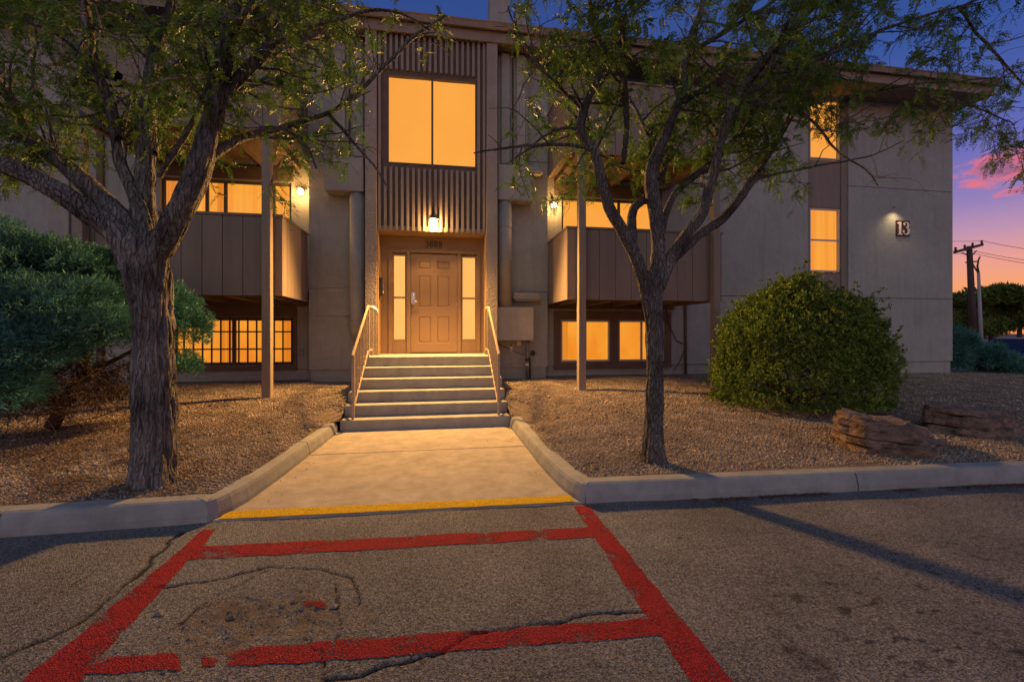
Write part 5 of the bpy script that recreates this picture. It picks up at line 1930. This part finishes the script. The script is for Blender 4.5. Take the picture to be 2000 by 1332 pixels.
juniper('juniper_shrub', 'big blue green juniper behind the large locust tree', jl, 36000, 0.062, 0.0044, 5, (jb.x, 5.9, 0.2),
        [([jt(100, 835, 5.9), jt(125, 790, 5.9), jt(150, 740, 5.9), jt(180, 660, 5.9)], 0.07, 0.04), ([jt(125, 790, 5.9), jt(80, 740, 5.7), jt(30, 680, 5.5)], 0.045, 0.02),
         ([jt(150, 740, 5.9), jt(230, 700, 6.0), jt(330, 650, 6.2)], 0.035, 0.015), ([jt(145, 745, 5.9), jt(200, 735, 6.0), jt(270, 700, 6.2)], 0.025, 0.012)],
        dead=(170, (-5.0, -3.5), (5.0, 6.3), (0.45, 1.15)))

# the round shrub
cb = Vector((5.40, 6.0, 0.3))
rs = empty('round_shrub', cb)
tag(rs, 'big rounded leafy green shrub in front of the right wing wall', 'shrub')
rg = np.random.default_rng(77)
n_ = 15500
v = rg.normal(size=(n_, 3))
v /= np.linalg.norm(v, axis=1, keepdims=True)
v[:, 2] = np.abs(v[:, 2]) * np.where(rg.uniform(size=n_) < 0.12, -0.35, 1)
rad = np.array([1 + 0.10 * mnoise.noise(Vector(q_ * 2.2)) + 0.09 * mnoise.noise(Vector(q_ * 6.0)) + 0.05 * mnoise.noise(Vector(q_ * 14.0)) for q_ in v])
rr = rad * (1 - rg.exponential(0.07, n_))
spike = rg.uniform(size=n_) < 0.05
rr = np.where(spike, rad * rg.uniform(1.0, 1.13, n_), rr)
v = v / ((np.abs(v[:, :1]) ** 2.3 + np.abs(v[:, 1:2]) ** 2.3 + np.abs(v[:, 2:3]) ** 2.3) ** (1 / 2.3))
ax = np.array([1.16, 1.0, 1.44])
P = v * ax * rr[:, None] * np.array([1, 1, 1])
C_ = P + np.array([cb.x, cb.y, 0.70])
C_[:, 2] = np.maximum(C_[:, 2], 0.36 + 0.05 * rg.uniform(size=n_))
D_ = v + np.array([0, 0, 0.35]) + rg.normal(size=(n_, 3)) * 0.3
V_, F_ = sprays(C_, D_, rg, 8, 0.042, 0.0105, 0.75)
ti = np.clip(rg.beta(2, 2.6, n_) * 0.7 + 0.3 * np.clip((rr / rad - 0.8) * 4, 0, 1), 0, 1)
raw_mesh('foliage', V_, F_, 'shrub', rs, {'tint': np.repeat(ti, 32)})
mb = MB()
for k in range(16):
    a = rg.uniform(0, 6.28)
    p, _d = walk_branch(np.array([cb.x + 0.12 * math.cos(a), cb.y + 0.12 * math.sin(a), 0.3]), np.array([math.cos(a) * 0.6, math.sin(a) * 0.6, 0.8]), rg.uniform(0.9, 1.5), 7, 0.12, -0.01, rg)
    mb.tube(p, list(np.linspace(0.022, 0.005, len(p))), 6)
mb.build('stem', 'deadtwig', rs, smooth=True)

# juniper beyond the corner
jc = att(1905, 735, 12.2)
juniper('juniper_shrub', 'low grey green juniper beyond the building corner', [(jc.x + dx, jc.y + dy, jc.z + dz, a_, b_, c_) for (dx, dy, dz, a_, b_, c_) in
        ((-0.6, .3, .75, .7, .7, .6), (0.1, 0, .45, .75, .7, .45), (0.7, -.1, .25, .7, .6, .35), (1.2, -.1, .12, .55, .5, .25), (-0.9, 0.2, .4, .6, .6, .5))],
        9000, 0.10, 0.008, 15, (jc.x, jc.y, jc.z), [([(jc.x, jc.y, jc.z - .1), (jc.x - .3, jc.y, jc.z + .6)], 0.06, 0.03)])

# ------------------------------------------------------------------ boulders
def boulder(label, c, beds, seed, rot):
    """a block of layered sandstone: broken beds, each with its own jagged outline"""
    rb = random.Random(seed)
    mb = MB()
    NP = 84
    z0 = -0.13
    cr_, sr_ = math.cos(rot), math.sin(rot)
    base_pls = [(2 * math.pi * (k + rb.uniform(-.35, .35)) / 9, rb.uniform(0.74, 1.0)) for k in range(9)]
    for li, (rx_, ry_, th, ox, oy, tx, ty) in enumerate(beds):
        # angular outline from random half planes
        pls = [(b_ + rb.uniform(-.08, .08), d_ * rb.uniform(0.94, 1.06)) for b_, d_ in base_pls]
        ol = []
        for j in range(NP):
            a = 2 * math.pi * j / NP
            r_ = min([d_ / max(math.cos(a - b_), 0.12) for b_, d_ in pls] + [1.25])
            r_ *= 1 + 0.05 * fbm(math.cos(a) * 3, math.sin(a) * 3, seed + li * 5.1, 4)
            ol.append((math.cos(a) * r_, math.sin(a) * r_))
        rings = [(0.955, 0.0), (0.995, 0.06), (1.0, 0.3), (0.985, 0.5), (1.0, 0.68), (0.99, 0.92), (0.965, 0.99), (0.80, 1.0), (0.6, 1.0), (0.4, 1.0), (0.2, 1.0)]
        k0 = len(mb.v)
        for ri, (sc, hh) in enumerate(rings):
            for (ux, uy) in ol:
                x, y = ux * rx_ * sc, uy * ry_ * sc
                rough = 0.018 * fbm(x * 9 + seed, y * 9, hh * 4 + li * 3, 4) + 0.028 * fbm(x * 3, y * 3 + seed, hh * 1.5 + li * 7, 3)
                x, y = x * (1 + rough * 2.2), y * (1 + rough * 2.2)
                zz_ = z0 + hh * th + tx * x + ty * y + (rough * 1.1 if hh > 0.9 else 0)
                x, y = x + ox, y + oy
                mb.v.append((c[0] + x * cr_ - y * sr_, c[1] + x * sr_ + y * cr_, c[2] + zz_))
        for ri in range(len(rings) - 1):
            for j in range(NP):
                a_, b_ = k0 + ri * NP + j, k0 + ri * NP + (j + 1) % NP
                mb.f.append((a_, b_, b_ + NP, a_ + NP))
        mb.f.append(tuple(k0 + (len(rings) - 1) * NP + j for j in range(NP)))
        z0 += th * 0.93
    o = mb.build('boulder', 'rock', None, loc=c)
    return tag(o, label, 'boulder', 'red sandstone boulders on the gravel')


c = aty(1735, 838, 4.05)
zb = gravel_z(c.x, 4.05)
boulder('larger layered red sandstone boulder in front of the round shrub', (c.x, 4.05, zb),
        [(0.66, 0.44, 0.19, 0.03, 0.0, -0.03, 0.0), (0.67, 0.44, 0.07, 0.01, 0.0, -0.06, 0.03), (0.58, 0.40, 0.15, -0.05, 0.03, -0.10, 0.04), (0.44, 0.32, 0.07, -0.13, 0.06, -0.14, 0.05)], 21, R(3))
c = aty(1893, 842, 4.45)
zb = gravel_z(c.x, 4.45)
boulder('flatter red sandstone boulder behind the larger one, at the right edge', (c.x, 4.45, zb),
        [(0.68, 0.38, 0.22, 0.02, 0.0, -0.03, 0.0), (0.62, 0.36, 0.15, -0.02, 0.02, -0.07, 0.02), (0.54, 0.31, 0.07, -0.06, 0.03, -0.10, 0.03)], 34, R(-8))

# ------------------------------------------------------------------ beyond the corner: road level, poles, trees, car
lotb = MB()
lotb.add([(14.5, 10.5, -0.30), (70, 10.5, -0.30), (70, 26, -0.30), (14.5, 26, -0.30)], [(0, 1, 2, 3)])
M['farasphalt'] = mat('farasphalt', (0.11, 0.10, 0.09), 0.9, 0.2, 1.2)
tag(lotb.build('road', 'farasphalt'), 'asphalt drive beyond the building corner', kind='structure')


def wood_pole():
    T = 35.0
    a_, b_ = att(1903, 655, T), att(1893, 481, T)
    a_.z = -0.34
    root = empty('utility_pole', a_)
    tag(root, 'leaning dark wooden utility pole with crossarm and wires', 'utility pole')
    MB().tube([a_, (a_ + b_) / 2, b_], [0.26, 0.22, 0.17], 12).build('pole', 'wood', root, smooth=True)
    e0, e1 = att(1864, 493, T - 1.5), att(1919, 478, T + 1.0)
    cr_ = MB()
    cr_.bar(e0, e1, 0.14, 0.18)
    arm = cr_.build('crossarm', 'wood', root)
    for t in (0.04, 0.35, 0.63, 0.97):
        p = e0.lerp(e1, t) + Vector((0, 0, 0.09))
        MB().lathe(p, [(0.04, 0), (0.09, 0.06), (0.05, 0.14), (0.10, 0.2), (0.04, 0.28)], 10).build('insulator', 'wood', arm, smooth=True)
    m0 = att(1894, 508, T)
    m1 = att(1908, 511, T)
    q = MB()
    q.bar(att(1886, 513, T), m1, 0.08, 0.10)
    q.bar(att(1879, 494, T - .6), att(1893, 500, T), 0.06, 0.06)
    q.bar(att(1907, 490, T + .5), att(1896, 502, T), 0.06, 0.06)
    q.build('bracket', 'wood', root)
    far = 40.0
    for (p0, p1, pl_) in ((e1 + Vector((0, 0, .3)), att(2120, 500, 24), att(1780, 468, 60)), (att(1906, 491, T), att(2120, 522, 24), att(1780, 480, 60)), (att(1906, 496, T), att(2120, 529, 24), att(1780, 489, 60))):
        q = MB()
        for (u_, w_) in ((p0, p1), (p0, pl_)):
            pts = []
            for i in range(17):
                t = i / 16
                p = Vector(u_).lerp(Vector(w_), t)
                p.z -= 4 * 0.12 * t * (1 - t)
                pts.append(p)
            q.tube(pts, 0.016, 4)
        q.build('wire', 'black', root)
    return root


wood_pole()
a_, b_ = att(1918, 655, 31), att(1911, 533, 31)
a_.z = -0.34
lp = empty('slim_pole', a_)
tag(lp, 'slim pale grey pole with a curved forked top beside the utility pole', 'pole')
MB().tube([a_, (a_ + b_) / 2, b_], [0.12, 0.10, 0.085], 10).build('shaft', 'greypole', lp, smooth=True)
MB().tube([b_, att(1909, 520, 31), att(1911, 508, 31), att(1914, 502, 31)], [0.07, 0.055, 0.05, 0.05], 8).build('fork', 'wood', lp, smooth=True)
MB().tube([b_, att(1905, 525, 31), att(1900, 516, 31)], [0.06, 0.05, 0.045], 8).build('fork', 'wood', lp, smooth=True)


def far_tree(label, c, h, w, seed, n_=5200):
    rg = np.random.default_rng(seed)
    root = empty('background_tree', c)
    tag(root, label, 'tree', 'trees beyond the building corner')
    MB().tube([c, c + Vector((0.1, 0, h * 0.35)), c + Vector((-0.1, 0, h * 0.7))], [0.22, 0.16, 0.06], 8).build('trunk', 'wood', root, smooth=True)
    Cs = []
    nl = 13
    for k in range(nl):
        a = rg.uniform(0, 6.28)
        r_ = rg.uniform(0.15, 0.75) * w
        cc = np.array([c.x + r_ * math.cos(a), c.y + r_ * math.sin(a), c.z + h * rg.uniform(0.28, 0.86)])
        v = rg.normal(size=(n_ // nl, 3))
        v /= np.linalg.norm(v, axis=1, keepdims=True)
        s_ = rg.uniform(0.28, 0.5) * w
        Cs.append(cc + v * np.array([s_, s_, s_ * 0.5]) * (1 - rg.exponential(0.22, (len(v), 1))))
    C_ = np.concatenate(Cs)
    D_ = (C_ - np.array([c.x, c.y, c.z + h * 0.4])) + rg.normal(size=C_.shape) * 0.8
    V_, F_ = sprays(C_, D_, rg, 4, 0.40, 0.07, 0.9)
    raw_mesh('crown', V_, F_, 'farleaf', root, {'tint': np.repeat(rg.beta(2, 3, len(C_)), 16)})


for k, (px, t_, h, w, lab) in enumerate(((1850, 52, 6.6, 3.4, 'bushy dark tree half hidden by the building corner'), (1935, 46, 7.3, 4.0, 'wide spreading tree directly behind the utility pole'),
                                         (1990, 42, 6.6, 3.2, 'rounded green tree at the right edge above the car roof'),
                                         (1895, 60, 6.5, 4.0, 'pale tree farther back between the utility pole and the corner'))):
    c = att(px, 650, t_)
    c.z = -0.34
    far_tree(lab, c, h, w, 200 + k)


def car():
    p = att(2040, 700, 17.0)
    x0, y0, zg = p.x, p.y, -0.30
    root = empty('parked_car', (x0, y0, zg))
    tag(root, 'dark blue parked car with silver roof beyond the low juniper', 'car')
    # side profile, length along x; visible end is the rear at lower x
    prof = [(-2.2, .35), (-2.25, .75), (-2.1, .98), (-1.5, 1.02), (0.9, .98), (2.0, .86), (2.25, .7), (2.25, .35)]
    b = MB()
    for s_ in (-0.85, -0.78, 0.78, 0.85):
        for (x, z_) in prof:
            sc = 1.0 if abs(s_) < 0.8 else 0.985
            b.v.append((x0 + x * sc, y0 + s_, zg + (z_ if abs(s_) < 0.8 else min(z_, 0.95) - 0.02)))
    k = len(prof)
    for j in range(3):
        for i in range(k):
            b.f.append((j * k + i, j * k + (i + 1) % k, (j + 1) * k + (i + 1) % k, (j + 1) * k + i))
    b.f.append(tuple(range(k)))
    b.f.append(tuple(3 * k + i for i in range(k))[::-1])
    b.build('body', 'carpaint', root, bevel=0.03)
    cab = [(-1.95, 1.0), (-1.35, 1.46), (0.2, 1.48), (1.05, 1.0)]
    q = MB()
    for (s_, ins) in ((-0.76, 0), (0.76, 0)):
        for (x, z_) in cab:
            yy = s_ * (0.80 if z_ > 1.2 else 1.0)
            q.v.append((x0 + x, y0 + yy, zg + z_))
    q.f += [(0, 1, 2, 3), (7, 6, 5, 4), (0, 4, 5, 1), (1, 5, 6, 2), (2, 6, 7, 3), (3, 7, 4, 0)]
    q.build('window', 'carglass', root, bevel=0.02)
    q = MB()
    q.box(x0 - 1.38, x0 + 0.22, y0 - 0.63, y0 + 0.63, zg + 1.455, zg + 1.51)
    q.build('roof', 'carroof', root, bevel=0.025)
    for (xa, za, xb, zb) in ((-1.97, 1.0, -1.37, 1.475), (1.07, 1.0, 0.21, 1.49), (-0.55, 1.0, -0.5, 1.48)):
        for s_ in (-1, 1):
            q = MB()
            q.bar((x0 + xa, y0 + s_ * 0.765, zg + za), (x0 + xb, y0 + s_ * 0.62, zg + zb), 0.06, 0.05)
            q.build('pillar', 'carpaint', root)
    for xa in (-1.4, 1.35):
        for s_ in (-0.80, 0.80):
            q = MB()
            q.lathe((x0 + xa, y0 + s_ - 0.1, zg + 0.33), [(0.2, 0.0), (0.31, 0.0), (0.33, 0.04), (0.33, 0.18), (0.31, 0.22), (0.2, 0.22)], 22, 'y')
            t_ = q.build('wheel', 'tyre', root, smooth=True)
            MB().lathe((x0 + xa, y0 + s_ - 0.11, zg + 0.33), [(0.05, 0), (0.19, 0.012), (0.19, 0.22), (0.05, 0.24)], 14, 'y').build('rim', 'chrome', t_, smooth=True)
    for s_ in (-0.6, 0.6):
        MB().box(x0 - 2.27, x0 - 2.16, y0 + s_ - 0.16, y0 + s_ + 0.16, zg + 0.68, zg + 0.86).build('tail_light', 'signplate', root, bevel=0.02)
        MB().box(x0 + 2.16, x0 + 2.27, y0 + s_ - 0.16, y0 + s_ + 0.16, zg + 0.58, zg + 0.72).build('headlight', 'white', root, bevel=0.02)


car()
